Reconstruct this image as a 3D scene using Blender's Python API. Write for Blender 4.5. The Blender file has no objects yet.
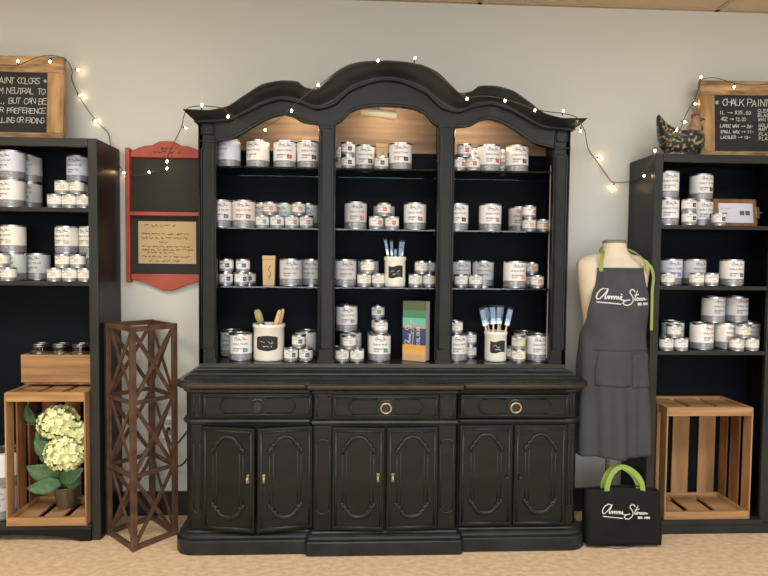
import bpy, math, random
from mathutils import Vector, Matrix
import numpy as np
PI = math.pi
random.seed(7)
SC = bpy.context.scene
COL = SC.collection

# ------------------------------------------------------------ camera
CAM = np.array([0.0, -3.2, 1.36])
FPX = 600.0
def cam_basis(yaw, pitch, roll):
    y, p, r = [math.radians(a) for a in (yaw, pitch, roll)]
    fw = np.array([-math.sin(y)*math.cos(p), math.cos(y)*math.cos(p), -math.sin(p)])
    rt = np.array([math.cos(y), math.sin(y), 0.0]); up = np.cross(rt, fw)
    return rt*math.cos(r)+up*math.sin(r), -rt*math.sin(r)+up*math.cos(r), fw
RT, UP, FW = cam_basis(-2.8, 2.5, 0.6)
cd = bpy.data.cameras.new('camera'); co = bpy.data.objects.new('camera', cd); COL.objects.link(co)
m = Matrix.Identity(4)
for i in range(3):
    m[i][0] = RT[i]; m[i][1] = UP[i]; m[i][2] = -FW[i]; m[i][3] = CAM[i]
co.matrix_world = m
cd.clip_start = 0.05; cd.sensor_fit = 'HORIZONTAL'; cd.sensor_width = 36.0; cd.lens = 36.0*FPX/768.0
SC.camera = co

def at(px, py, Y=None, Z=None):
    d = FW*FPX + RT*(px-384) - UP*(py-288)
    t = (Y-CAM[1])/d[1] if Y is not None else (Z-CAM[2])/d[2]
    p = CAM + d*t
    return Vector((float(p[0]), float(p[1]), float(p[2])))

# ------------------------------------------------------------ light and exposure
w = bpy.data.worlds.new('world'); SC.world = w; w.use_nodes = True
bg = w.node_tree.nodes['Background']; bg.inputs[0].default_value = (0.95, 0.98, 1.0, 1); bg.inputs[1].default_value = 0.6
def area(name, loc, target, sx, sy, power, col):
    l = bpy.data.lights.new(name, 'AREA'); l.shape = 'RECTANGLE'; l.size = sx; l.size_y = sy; l.energy = power; l.color = col
    o = bpy.data.objects.new(name, l); COL.objects.link(o); o.location = loc
    o.rotation_euler = (Vector(target)-Vector(loc)).to_track_quat('-Z', 'Y').to_euler(); return o
area('ceiling_troffer_light', (-2.0, -2.0, 2.68), (-2.0, -2.0, 0), 1.2, 0.55, 34, (1.0, 0.93, 0.74))
area('ceiling_troffer_light', (2.0, -2.3, 2.68), (2.0, -2.3, 0), 1.2, 0.55, 31, (0.93, 0.96, 1.0))
area('ceiling_troffer_light', (0.0, -2.7, 2.68), (0.0, -2.7, 0), 1.2, 0.55, 31, (0.93, 0.96, 1.0))
area('ceiling_troffer_light', (0.0, -4.6, 2.68), (0.0, -4.6, 0), 2.4, 0.55, 30, (0.96, 0.98, 1.0))
area('shop_window_daylight', (0.3, -7.3, 1.1), (0.0, 0, 0.6), 5.0, 1.7, 95, (0.90, 0.97, 1.0))
vs = SC.view_settings; vs.view_transform = 'Standard'; vs.look = 'None'; vs.gamma = 1; vs.use_curve_mapping = False; vs.exposure = 0.46

# ------------------------------------------------------------ materials
MATS = {}
def s2l(c):
    return tuple((v/255/12.92 if v/255 <= 0.04045 else ((v/255+0.055)/1.055)**2.4) for v in c)
def mat(name, col, rough=0.5, metal=0.0, var=0.0, scale=(8, 8, 8), bump=0.0, col2=None, emit=0.0, spec=0.5, coat=0.0, detail=4.0, bscale=None):
    if name in MATS: return MATS[name]
    m = bpy.data.materials.new(name); m.use_nodes = True; nt = m.node_tree; b = nt.nodes['Principled BSDF']
    b.inputs['Base Color'].default_value = (*col, 1); b.inputs['Roughness'].default_value = rough; b.inputs['Metallic'].default_value = metal
    b.inputs['Specular IOR Level'].default_value = spec; b.inputs['Coat Weight'].default_value = coat
    if emit: b.inputs['Emission Color'].default_value = (*col, 1); b.inputs['Emission Strength'].default_value = emit
    tc = nt.nodes.new('ShaderNodeTexCoord'); mp = nt.nodes.new('ShaderNodeMapping'); mp.inputs['Scale'].default_value = scale
    nt.links.new(tc.outputs['Object'], mp.inputs[0])
    nz = nt.nodes.new('ShaderNodeTexNoise'); nz.inputs['Scale'].default_value = 1; nz.inputs['Detail'].default_value = detail
    nt.links.new(mp.outputs[0], nz.inputs[0])
    if var or col2:
        rp = nt.nodes.new('ShaderNodeValToRGB'); c2 = col2 or tuple(c*(1-var) for c in col)
        rp.color_ramp.elements[0].position = 0.34; rp.color_ramp.elements[1].position = 0.66
        rp.color_ramp.elements[0].color = (*c2, 1); rp.color_ramp.elements[1].color = (*col, 1)
        nt.links.new(nz.outputs[0], rp.inputs[0]); nt.links.new(rp.outputs[0], b.inputs['Base Color'])
    if bump:
        bp = nt.nodes.new('ShaderNodeBump'); bp.inputs['Strength'].default_value = bump; bp.inputs['Distance'].default_value = 0.01
        src = nz
        if bscale:
            src = nt.nodes.new('ShaderNodeTexNoise'); src.inputs['Scale'].default_value = bscale; nt.links.new(tc.outputs['Object'], src.inputs[0])
        nt.links.new(src.outputs[0], bp.inputs['Height']); nt.links.new(bp.outputs[0], b.inputs['Normal'])
    MATS[name] = m; return m

WALL = mat('wall_paint', s2l((205, 206, 199)), 0.85, var=0.03, scale=(1.5, 1.5, 1.5), bump=0.05, bscale=120)
CEIL = mat('ceiling_tile', s2l((206, 186, 156)), 0.95, var=0.06, scale=(40, 40, 40), bump=0.2)
TBAR = mat('ceiling_grid', s2l((176, 158, 132)), 0.6)
CARPET = mat('carpet', s2l((236, 206, 170)), 0.97, col2=s2l((212, 180, 144)), scale=(28, 45, 28), bump=0.6, bscale=260, detail=8)
BASEB = mat('black_rubber', (0.012, 0.012, 0.012), 0.5)
HBLK = mat('distressed_black_paint', (0.0080, 0.0098, 0.0078), 0.42, col2=(0.0040, 0.0050, 0.0037), scale=(3, 3, 24), bump=0.12, spec=0.28)
HWEAR = mat('worn_black_moulding', (0.0180, 0.0225, 0.0245), 0.38, col2=(0.0090, 0.0115, 0.0120), scale=(9, 9, 9), bump=0.12, spec=.35)
HTOP = mat('worn_counter_paint', (0.036, 0.032, 0.027), 0.26, col2=(0.014, 0.014, 0.0125), scale=(2.2, 26, 8), bump=0.06)
HIN = mat('black_interior_paint', (0.0055, 0.0075, 0.0115), 0.65, spec=0.10, var=0.3, scale=(2, 2, 9))
HBACK = mat('bare_brown_back_board', s2l((146, 124, 102)), 0.75, col2=s2l((108, 90, 74)), scale=(2, 2, 26), bump=0.1)
BBLK = mat('bookcase_black', (0.009, 0.0098, 0.0095), 0.45, spec=.25, col2=(0.005, 0.0055, 0.005), scale=(5, 5, 1.2), bump=0.08)
BBRN = mat('bookcase_side_brown_black', (0.012, 0.0108, 0.009), 0.38, spec=.3, col2=(0.004, 0.004, 0.0036), scale=(18, 18, 1.1), bump=0.08)
BEDGE = mat('bookcase_edge_grey', (0.026, 0.0285, 0.027), 0.42, spec=.3, col2=(0.017, 0.019, 0.018), scale=(6, 6, 6))
METAL = mat('tin_metal', (0.55, 0.55, 0.56), 0.28, 1.0)
LID = mat('grey_lid', (0.42, 0.42, 0.43), 0.34, 0.85)
BRASS = mat('aged_brass', s2l((206, 190, 148)), 0.32, 0.7, var=0.4, scale=(90, 90, 90))
BLKMET = mat('black_iron', (0.03, 0.03, 0.028), 0.4, 0.4)
OAK = mat('crate_pine', s2l((176, 136, 92)), 0.7, col2=s2l((128, 92, 56)), scale=(14, 14, 1.6), bump=0.25, detail=6)
OAKH = mat('crate_pine_across', s2l((186, 146, 100)), 0.7, col2=s2l((136, 98, 60)), scale=(1.8, 12, 30), bump=0.25, detail=6)
OAKD = mat('crate_plank_dark', s2l((158, 108, 62)), 0.7, col2=s2l((98, 62, 32)), scale=(14, 14, 1.6), bump=0.25, detail=6)
BARN = mat('reclaimed_frame_wood', s2l((184, 152, 110)), 0.75, col2=s2l((112, 84, 54)), scale=(9, 20, 40), bump=0.35, detail=7)
BARNV = mat('reclaimed_frame_wood_upright', s2l((190, 154, 106)), 0.75, col2=s2l((138, 104, 64)), scale=(26, 20, 6), bump=0.35, detail=7)
SLATE = mat('chalkboard', (0.022, 0.022, 0.022), 0.75, spec=.3, col2=(0.030, 0.030, 0.030), scale=(6, 6, 6))
CHALK = mat('chalk', (0.62, 0.62, 0.60), 0.95)
RED = mat('red_paint', s2l((172, 76, 54)), 0.55, col2=s2l((150, 60, 42)), scale=(7, 7, 7), bump=0.1)
REDSHELF = mat('red_board_chalk_panel', (0.026, 0.026, 0.021), 0.7, spec=.3)
KRAFT = mat('kraft_paper', s2l((196, 168, 126)), 0.85, var=0.08, scale=(12, 12, 12))
INK = mat('dark_ink', (0.05, 0.035, 0.025), 0.8)
REDINK = mat('dark_red_ink', s2l((84, 30, 26)), 0.8)
IRON = mat('rusty_brown_metal', s2l((98, 72, 56)), 0.5, 0.1, col2=s2l((70, 50, 39)), scale=(20, 20, 20), bump=0.15)
CREAM = mat('cream_glaze', s2l((232, 229, 216)), 0.3, coat=0.3)
LABELM = {}
def labelmat(k):
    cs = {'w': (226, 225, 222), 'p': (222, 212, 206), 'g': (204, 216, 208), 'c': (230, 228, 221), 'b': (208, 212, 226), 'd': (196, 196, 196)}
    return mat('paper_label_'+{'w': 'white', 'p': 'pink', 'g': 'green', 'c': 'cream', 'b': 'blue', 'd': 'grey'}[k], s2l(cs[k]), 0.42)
GBAND = mat('label_grey_band', s2l((138, 138, 142)), 0.3, 0.3)
PRINT = mat('label_print', s2l((92, 90, 94)), 0.6)
PRINTL = mat('label_print_light', s2l((205, 203, 203)), 0.6)
SWC = {'red': (190, 50, 42), 'maroon': (104, 32, 34), 'brown': (120, 98, 84), 'pink': (196, 120, 112), 'navy': (40, 42, 92), 'blue': (66, 126, 178),
       'teal': (40, 66, 72), 'black': (34, 32, 36), 'orange': (206, 98, 74), 'green': (58, 158, 84), 'dark green': (40, 122, 92), 'yellow': (224, 204, 78),
       'lime': (214, 214, 110), 'olive': (150, 140, 104), 'tangerine': (226, 150, 78), 'lavender': (120, 130, 172), 'cream': (222, 212, 178), 'grey': (150, 146, 140), 'tan': (204, 190, 156), 'pale green': (196, 210, 170)}
def swmat(k): return mat('swatch_'+k.replace(' ', '_'), s2l(SWC[k]), 0.5)

def glassmat(name, col, rough=0.02, ior=1.45):
    m = mat(name, col, rough); b = m.node_tree.nodes['Principled BSDF']; b.inputs['Transmission Weight'].default_value = 1.0; b.inputs['IOR'].default_value = ior; return m
GLASS = glassmat('shelf_glass', (0.13, 0.18, 0.165))
JARG = glassmat('jar_glass', (0.93, 0.96, 0.94))
SLEEVE = glassmat('blue_tinted_plastic', (0.45, 0.60, 0.85), 0.15, 1.2)

# ------------------------------------------------------------ mesh builder
class MB:
    def __init__(s, M=None): s.v = []; s.f = []; s.mi = []; s.sm = []; s.M = M or Matrix.Identity(4)
    def add(s, vs, fs, mi=0, sm=False):
        n = len(s.v); s.v += [tuple(s.M @ Vector(v)) for v in vs]
        for k, f in enumerate(fs):
            s.f.append([n+i for i in f]); s.mi.append(mi if isinstance(mi, int) else mi[k]); s.sm.append(sm)
        return s
    def box(s, x0, x1, y0, y1, z0, z1, mi=0):
        return s.add([(x0,y0,z0),(x1,y0,z0),(x1,y1,z0),(x0,y1,z0),(x0,y0,z1),(x1,y0,z1),(x1,y1,z1),(x0,y1,z1)],
                     [(0,3,2,1),(4,5,6,7),(0,1,5,4),(1,2,6,5),(2,3,7,6),(3,0,4,7)], mi)
    def prism(s, poly, y0, y1, mi=0):            # poly in (x, z), extruded along y
        n = len(poly)
        a = sum(poly[i][0]*poly[(i+1) % n][1]-poly[(i+1) % n][0]*poly[i][1] for i in range(n))
        if a < 0: poly = poly[::-1]
        vs = [(x, y0, z) for x, z in poly]+[(x, y1, z) for x, z in poly]
        fs = [tuple(range(n)), tuple(range(2*n-1, n-1, -1))]+[(i, i+n, (i+1) % n+n, (i+1) % n) for i in range(n)]
        return s.add(vs, fs, mi)
    def lathe(s, prof, n=24, c=(0, 0, 0), mi=0, smooth=False, sx=1, sy=1):
        ring = lambda r, z: [(c[0]+sx*r*math.cos(2*PI*k/n), c[1]+sy*r*math.sin(2*PI*k/n), c[2]+z) for k in range(n)]
        if smooth:
            vs = []; fs = []
            for r, z in prof: vs += ring(r, z)
            for j in range(len(prof)-1):
                for k in range(n): fs.append((j*n+k, j*n+(k+1) % n, (j+1)*n+(k+1) % n, (j+1)*n+k))
            return s.add(vs, fs, mi, True)
        for j in range(len(prof)-1):
            (r0, z0), (r1, z1) = prof[j], prof[j+1]; q = mi if isinstance(mi, int) else mi[j]
            if r0 < 1e-6: s.add(ring(r1, z1), [tuple(range(n))] if z1 >= z0 else [tuple(range(n-1, -1, -1))], q)
            elif r1 < 1e-6: s.add(ring(r0, z0), [tuple(range(n))], q)
            else: s.add(ring(r0, z0)+ring(r1, z1), [(k, (k+1) % n, n+(k+1) % n, n+k) for k in range(n)], q, True)
        return s
    def tube(s, pts, r, n=8, closed=False, mi=0, cap=True, up=None):
        P = [Vector(p) for p in pts]; N = len(P); R = r if isinstance(r, (list, tuple)) else [r]*N
        vs = []; prev = None
        for i in range(N):
            a = P[(i-1) % N] if (closed or i > 0) else P[i]; b = P[(i+1) % N] if (closed or i < N-1) else P[i]
            t = (b-a).normalized()
            if prev is None: q = Vector(up) if up else (Vector((0, 0, 1)) if abs(t.z) < 0.9 else Vector((1, 0, 0)))
            else: q = prev
            nx = (q-t*q.dot(t))
            if nx.length < 1e-6: nx = t.orthogonal()
            nx.normalize(); ny = t.cross(nx); prev = nx
            for k in range(n): vs.append(tuple(P[i]+(nx*math.cos(2*PI*k/n)+ny*math.sin(2*PI*k/n))*R[i]))
        fs = []
        for i in range(N if closed else N-1):
            j = (i+1) % N
            for k in range(n): fs.append((i*n+k, i*n+(k+1) % n, j*n+(k+1) % n, j*n+k))
        if cap and not closed: fs += [tuple(range(n-1, -1, -1)), tuple(range((N-1)*n, N*n))]
        return s.add(vs, fs, mi, True)
    def bar(s, a, b, w, h, mi=0):                # rectangular bar between two points, w sideways, h vertical-ish
        a = Vector(a); b = Vector(b); t = (b-a).normalized(); up = Vector((0, 0, 1)) if abs(t.z) < 0.95 else Vector((0, 1, 0))
        x = t.cross(up).normalized(); y = x.cross(t)
        vs = [tuple(p+x*(i*w/2)+y*(j*h/2)) for p in (a, b) for i, j in ((-1,-1),(1,-1),(1,1),(-1,1))]
        return s.add(vs, [(0,1,2,3),(7,6,5,4),(0,4,5,1),(1,5,6,2),(2,6,7,3),(3,7,4,0)], mi)
    def sweep(s, path, prof, mi=0, sm=False):    # plan path (x,y), profile [(outward offset, z)]
        P = [Vector(p) for p in path]; N = len(P); nrm = []
        for i in range(N):
            d = []
            if i > 0: d.append((P[i]-P[i-1]).normalized())
            if i < N-1: d.append((P[i+1]-P[i]).normalized())
            ns = [Vector((t.y, -t.x)) for t in d]; q = sum(ns, Vector((0, 0))).normalized(); nrm.append(q/max(0.5, q.dot(ns[0])))
        M = len(prof); vs = [(P[i].x+nrm[i].x*o, P[i].y+nrm[i].y*o, z) for i in range(N) for o, z in prof]
        fs = [(i*M+j, (i+1)*M+j, (i+1)*M+j+1, i*M+j+1) for i in range(N-1) for j in range(M-1)]
        return s.add(vs, fs, mi, sm)
    def capsweep(s, path, o, z, mi=0, top=True):
        P = [Vector(p) for p in path]; t = MB(); t.sweep(path, [(o, z), (o, z+1)]); vs = [t.v[i*2] for i in range(len(P))]
        return s.add(vs, [tuple(range(len(vs))) if top else tuple(range(len(vs)-1, -1, -1))], mi)
    def ribbons(s, lines, wd, fn, mi=0):
        for L in lines:
            for (x0, y0), (x1, y1) in zip(L[:-1], L[1:]):
                d = math.hypot(x1-x0, y1-y0)
                if d < 1e-9: continue
                ux, uy = (x1-x0)/d*wd/2, (y1-y0)/d*wd/2
                c = [(x0-ux+uy, y0-uy-ux), (x1+ux+uy, y1+uy-ux), (x1+ux-uy, y1+uy+ux), (x0-ux-uy, y0-uy+ux)]
                s.add([fn(*q) for q in c], [(0, 1, 2, 3)], mi)
        return s
    def mesh(s, name, mats):
        me = bpy.data.meshes.new(name); me.from_pydata(s.v, [], s.f)
        for m in (mats if isinstance(mats, (list, tuple)) else [mats]): me.materials.append(m)
        me.polygons.foreach_set('material_index', s.mi); me.polygons.foreach_set('use_smooth', s.sm); me.update(); return me
    def build(s, name, mats, parent=None, bevel=0, loc=None, rot=None):
        o = bpy.data.objects.new(name, s.mesh(name, mats)); COL.objects.link(o)
        if parent: o.parent = parent
        if loc: o.location = loc
        if rot: o.rotation_euler = rot
        if bevel:
            b = o.modifiers.new('bevel', 'BEVEL'); b.width = bevel; b.segments = 2; b.limit_method = 'ANGLE'; b.angle_limit = math.radians(40)
        return o
def empty(name, label, cat, loc=(0, 0, 0), rz=0, group=None):
    o = bpy.data.objects.new(name, None); COL.objects.link(o); o.location = loc; o.rotation_euler = (0, 0, rz); o.empty_display_size = 0.05
    o['label'] = label; o['category'] = cat
    if group: o['group'] = group
    return o
def tag(o, label, cat, group=None):
    o['label'] = label; o['category'] = cat
    if group: o['group'] = group
    return o
def struct(o): o['kind'] = 'structure'; return o

# ------------------------------------------------------------ single-stroke lettering
G = {'A':'0,0 2,6 4,0;0.8,2 3.2,2','B':'0,0 0,6 2.6,6 3.6,4.8 2.6,3.3 0,3.3;2.6,3.3 4,1.8 2.6,0 0,0','C':'4,5 2.6,6 1,5.4 0,3 1,0.6 2.6,0 4,1','D':'0,0 0,6 2,6 4,4.2 4,1.8 2,0 0,0',
'E':'4,6 0,6 0,0 4,0;0,3.2 3,3.2','F':'4,6 0,6 0,0;0,3.2 3,3.2','G':'4,5 2.6,6 1,5.4 0,3 1,0.6 2.6,0 4,1 4,2.8 2.4,2.8','H':'0,0 0,6;4,0 4,6;0,3.2 4,3.2','I':'2,0 2,6','J':'4,6 4,1 2,0 0.5,1',
'K':'0,0 0,6;4,6 0,2.6;1.2,3.6 4.4,-0.6','L':'0,6 0,0 3.6,0','M':'0,0 0.4,6 2,2.5 3.6,6 4,0','N':'0,0 0,6 4,0 4,6','O':'2,6 0.4,4.8 0,3 0.4,1.2 2,0 3.6,1.2 4,3 3.6,4.8 2,6','P':'0,0 0,6 2.8,6 4,4.6 2.8,3 0,3',
'Q':'2,6 0,3 2,0 4,3 2,6;2.6,1.6 4.4,-0.6','R':'0,0 0,6 2.8,6 4,4.6 2.8,3 0,3;2,3 4,0','S':'4,5.2 2.4,6 0.6,5.4 0.4,4 3.4,2.4 3.8,1 2.2,0 0,0.8','T':'0,6 4,6;2,6 2,0','U':'0,6 0,1.4 1.6,0 3,0.4 4,1.6 4,6','V':'0,6 2,0 4,6',
'W':'0,6 0.9,0 2,4 3.1,0 4,6','X':'0,0 4,6;0,6 4,0','Y':'0,6 2,3 4,6;2,3 2,0','Z':'0,6 4,6 0,0 4,0','0':'2,6 0.4,4.5 0.4,1.5 2,0 3.6,1.5 3.6,4.5 2,6','1':'1,4.8 2,6 2,0','2':'0.4,5 2,6 3.6,4.8 0.4,0 4,0','3':'0.4,5.4 2.2,6 3.6,4.8 1.8,3.2 3.8,1.6 2,0 0.2,0.8',
'4':'3,0 3,6 0,2 4,2','5':'3.8,6 0.6,6 0.4,3.4 2.6,3.6 3.8,1.8 2.4,0 0.2,0.6','6':'3.4,6 0.8,3.6 0.6,1 2.2,0 3.8,1.4 2.4,3.2 0.8,2.4','8':'2,3.2 0.4,4.6 2,6 3.6,4.6 2,3.2 0.2,1.5 2,0 3.8,1.5 2,3.2','9':'3.6,3.6 1.6,3 0.4,4.6 2,6 3.6,4.8 3.4,1.6 1.6,0',
'.':'1.8,0 2.2,0.3',',':'2.2,0.6 1.6,-0.9','-':'0.6,3 3.4,3','>':'0,3 4,3;2.6,4.2 4,3 2.6,1.8','*':'2,4.6 2,1.6;0.8,4 3.2,2.2;3.2,4 0.8,2.2','$':'3.6,4.8 2,5.4 0.6,4.4 3.4,2 2,0.8 0.4,1.6;2,6.4 2,0',' ':''}
def strokes(txt, h, jit=0.0, seed=1, slant=0.0, adv=5.6):
    rnd = random.Random(seed); k = h/6; out = []; x = 0
    for ch in txt:
        dy = rnd.uniform(-jit, jit)
        for part in G.get(ch, '').split(';'):
            if part: out.append([((x+float(a)+float(b)*slant+rnd.uniform(-jit, jit)*.5)*k, (float(b)+dy+rnd.uniform(-jit, jit)*.5)*k) for a, b in (q.split(',') for q in part.split())])
        x += adv if ch != ' ' else 3.6
    return out, x*k
def scribble(wd, h, seed):                       # illegible small writing
    rnd = random.Random(seed); out = []; x = 0
    while x < wd:
        L = rnd.uniform(2, 6)*h*0.8; pts = []; u = 0
        while u < L and x+u < wd: pts.append((x+u, rnd.choice((0, h*.5, h, h*.8)))); u += h*rnd.uniform(.25, .5)
        if len(pts) > 1: out.append(pts)
        x += u+h*0.8
    return out
_lg = ['190,130 150,117 110,140 80,180 68,225 78,252 105,245 140,205 175,160 195,128 178,175 160,215 158,240 172,246 190,215 200,212 200,245 218,214 230,214 230,245 248,214 260,214 262,245 280,214 292,216 292,246 310,218 314,245 330,245 350,222 340,214 330,232 345,254 375,262 400,264',
 '345,188 350,192', '522,158 510,136 480,130 455,148 452,172 475,200 490,230 492,262 470,300 425,322 385,316 366,298 372,278 400,262 445,256', '560,150 530,205 515,250 525,262 545,250', '552,232 540,250 552,262 568,252 566,236 552,232 580,240', '612,236 592,242 590,260 608,258 616,238 616,260 632,258', '640,238 642,260 655,238 668,238 672,260 695,250', '520,205 575,190', '80,288 200,296 340,308']
def logo(width, est=True):
    k = width/630; out = [[((float(a)-65)*k, (322-float(b))*k) for a, b in (q.split(',') for q in L.split())] for L in _lg]
    if est:
        t, _ = strokes('EST. 1990', 20*k, 0.2, 5); out += [[(x+500*k, y+(322-318)*k) for x, y in L] for L in t]
    return out

# ------------------------------------------------------------ room shell
f = MB(); f.box(-4.5, 4.5, -7.5, 0.1, -0.1, 0); struct(f.build('floor', CARPET))
f = MB(); f.box(-4.5, 4.5, 0, 0.1, 0, 2.85); struct(f.build('wall_back', WALL))
for sx, nm in ((-1, 'wall_left'), (1, 'wall_right')):
    f = MB(); a = 4.5*sx; f.box(min(a, a+.1*sx), max(a, a+.1*sx), -7.5, 0.1, 0, 2.85); struct(f.build(nm, WALL))
f = MB(); f.box(-4.5, 4.5, -7.5, 0.0, 2.73, 2.85, 0)
for k in range(-3, 4): f.box(0.645+1.284*k-.012, 0.645+1.284*k+.012, -7.5, 0, 2.722, 2.73, 1)
for k in range(12): f.box(-4.5, 4.5, -0.012-0.61*k-.012, 0.012-0.61*k-.012, 2.722, 2.73, 1)
struct(f.build('ceiling', [CEIL, TBAR]))
f = MB(); f.box(-4.5, 4.5, -0.012, 0, 0, 0.128); struct(f.build('baseboard_back', BASEB))

# ------------------------------------------------------------ china hutch
CX = 0.148
hutch = empty('china_hutch', 'large black distressed china hutch with arched crown, glass shelves and carved doors', 'hutch', (CX, 0, 0))
YO, YC, HW, BX = -0.415, -0.440, 0.930, 0.333
def plan(ch=0.05):
    arc = [(-HW+ch-ch*math.cos(a), YO+ch-ch*math.sin(a)) for a in [PI/2*k/6 for k in range(7)]]
    left = [(-HW, -0.01)]+arc+[(-BX-.014, YO), (-BX+.002, YC)]
    return left+[(-x, y) for x, y in reversed(left)]
b = MB(); b.sweep(plan(), [(0, 0.08), (0, 0.765)]); b.build('cabinet_body', HBLK, hutch)
b = MB(); pp = [(0, 0.003), (.045, 0.003), (.045, .062), (.042, .067), (.034, .069), (.036, .077), (.034, .086), (.026, .092), (.014, .096), (.010, .102), (.0, .106)]
b.sweep(plan(), pp, 0); b.build('plinth', HWEAR, hutch)
b = MB(); b.sweep(plan(), [(0, .602), (.012, .606), (.016, .614), (.012, .623), (0, .628)]); b.build('waist_moulding', HWEAR, hutch)
b = MB(); b.sweep(plan(), [(0, .750), (.012, .752), (.016, .762), (.028, .768), (.042, .776), (.047, .784), (.047, .794), (.041, .801), (.030, .805)]); b.capsweep(plan(), .030, .805)
b.build('countertop', HTOP, hutch)
# doors
def bead(b, pts, r=.006, mi=0, closed=False, flat=.6):
    t = MB(); t.tube(pts, r, 6, closed); yc = pts[0][1]
    b.add([(v[0], yc+(v[1]-yc)*flat, v[2]) for v in t.v], t.f, mi, True)
half = [(0, 0), (.016, -.002), (.032, -.010), (.043, -.024), (.046, -.036), (.054, -.034), (.060, -.042), (.059, -.054), (.070, -.056), (.074, -.066), (.072, -.078)]
def door(x0, x1, hinge, ang, yf, handle, brass):
    wd = x1-x0+(.005 if ang > 5 else 0)
    z0, z1 = .112, .596
    hx = x0 if hinge < 0 else x1
    sgn = 1 if hinge < 0 else -1
    b = MB(); L, Rr = (0, wd) if sgn > 0 else (-wd, 0)
    b.box(L+.002, Rr-.002, -.020, .0, z0, z1)
    d = b.build('door', HBLK, hutch, bevel=.004, loc=(hx, yf, 0), rot=(0, 0, -sgn*math.radians(ang)))
    fr = MB(); m = .018
    for a_, b_ in (((L+m, z0+m), (Rr-m, z0+m)), ((Rr-m, z0+m), (Rr-m, z1-m)), ((Rr-m, z1-m), (L+m, z1-m)), ((L+m, z1-m), (L+m, z0+m))):
        bead(fr, [(a_[0], -.020, a_[1]), (b_[0], -.020, b_[1])], .006)
    bead(fr, [(L+m-.004, -.021, z0+m-.002), (Rr-m+.004, -.021, z0+m-.002)], .0085)
    fr.build('frame_bead', HWEAR, d)
    c = (L+Rr)/2; zt, zb = z1-.042, z0+.066
    pts = [(c+x, -.020, zt+z) for x, z in half[::-1][:-1]]+[(c-x, -.020, zt+z) for x, z in half]
    hv = MB(); P = [(c+x, -.021, zt+z) for x, z in reversed(half)]+[(c-x, -.021, zt+z) for x, z in half[1:]]
    bead(hv, P, .0085, flat=.9)
    Pb = [(c+x, -.021, zb-z*.85) for x, z in reversed(half)]+[(c-x, -.021, zb-z*.85) for x, z in half[1:]]
    bead(hv, Pb, .008, flat=1.0)
    bead(hv, [(c-x, -.021, zb-z*.7) for x, z in half[:5]][::-1]+[(c+x, -.021, zb-z*.7) for x, z in half[1:5]], .0125, flat=.6)
    for sx in (-1, 1): bead(hv, [(c+sx*.066, -.020, zb+.052), (c+sx*.052, -.020, zb+.034)], .0105, flat=.7); bead(hv, [(c+sx*.060, -.020, zt-.046), (c+sx*.050, -.020, zt-.034)], .009, flat=.7)
    for sx in (-1, 1):
        bead(hv, [(c+sx*.072, -.020, zt-.078), (c+sx*.071, -.020, zb+.066)], .0032, flat=.45)
        bead(hv, [(c+sx*.055, -.020, zt-.070), (c+sx*.055, -.020, zb+.060)], .003, flat=.5)
    hv.build('carved_panel_moulding', HWEAR, d)
    hh = MB(); xh = Rr-.030 if sgn > 0 else L+.030
    if brass:
        hh.box(xh-.006, xh+.006, -.024, -.020, .345, .385); hh.tube([(xh, -.028, .380), (xh, -.036, .369), (xh, -.034, .350)], [.003, .005, .006], 8)
        o = hh.build('handle', BRASS, d); 
    else:
        hh.lathe([(0, 0), (.009, .0), (.007, .004), (.004, .008), (.008, .014), (.006, .019), (0, .020)], 12, smooth=True)
        o = hh.build('knob', BLKMET, d, loc=(xh, -.020, .350), rot=(PI/2, 0, 0))
    return d
for (x0, x1, yf, an, br) in ((-.843, -.338, YO, 11, True), (-.245, .247, YC, 3.5, True), (.350, .866, YO, 0, False)):
    mid = (x0+x1)/2
    door(x0, mid-.002, -1, an, yf, 1, br); door(mid+.002, x1, 1, an, yf, 1, br)
# drawers
for (x0, x1, yf, pull, mt) in ((-.843, -.340, YO, 0, BLKMET), (-.245, .247, YC, 0, BRASS), (.350, .866, YO-.018, .02, BRASS)):
    b = MB(); b.box(x0, x1, yf-.016, yf+.0+(.02 if pull else 0), .636, .744); d = b.build('drawer', HBLK, hutch, bevel=.004)
    m = .012; q = MB()
    for a_, b_ in (((x0+m, .636+m), (x1-m, .636+m)), ((x1-m, .636+m), (x1-m, .744-m)), ((x1-m, .744-m), (x0+m, .744-m)), ((x0+m, .744-m), (x0+m, .636+m))):
        bead(q, [(a_[0], yf-.016, a_[1]), (b_[0], yf-.016, b_[1])], .005)
    q.build('drawer_bead', HWEAR, d)
    c = (x0+x1)/2
    for sx in (-1, 1):
        q = MB(); base = [(.150, .035), (.158, .030), (.160, .022), (.170, .012), (.172, 0), (.170, -.012), (.160, -.022), (.158, -.030), (.150, -.035)]
        bead(q, [(c+sx*x, yf-.017, .690+z) for x, z in base], .0045)
        bead(q, [(c+sx*.148, yf-.017, .724), (c+sx*.04, yf-.017, .724)], .0025); bead(q, [(c+sx*.148, yf-.017, .656), (c+sx*.04, yf-.017, .656)], .0025); q.build('bracket_carving', HBLK, d)
    q = MB(); q.lathe([(0, 0), (.034, 0), (.034, .003), (.029, .006), (.024, .004), (0, .004)], 20); p = q.build('pull_plate', BLKMET, d, loc=(c, yf-.016, .690), rot=(PI/2, 0, 0))
    q = MB(); q.tube([(c+.024*math.sin(2*PI*k/20), yf-.030-.004*math.cos(2*PI*k/20), .686+.024*math.cos(2*PI*k/20)) for k in range(20)], .0042, 8, True)
    q.tube([(c-.006, yf-.02, .710), (c, yf-.032, .711), (c+.006, yf-.02, .710)], .003, 6); q.build('ring_pull', mt, d)
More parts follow.
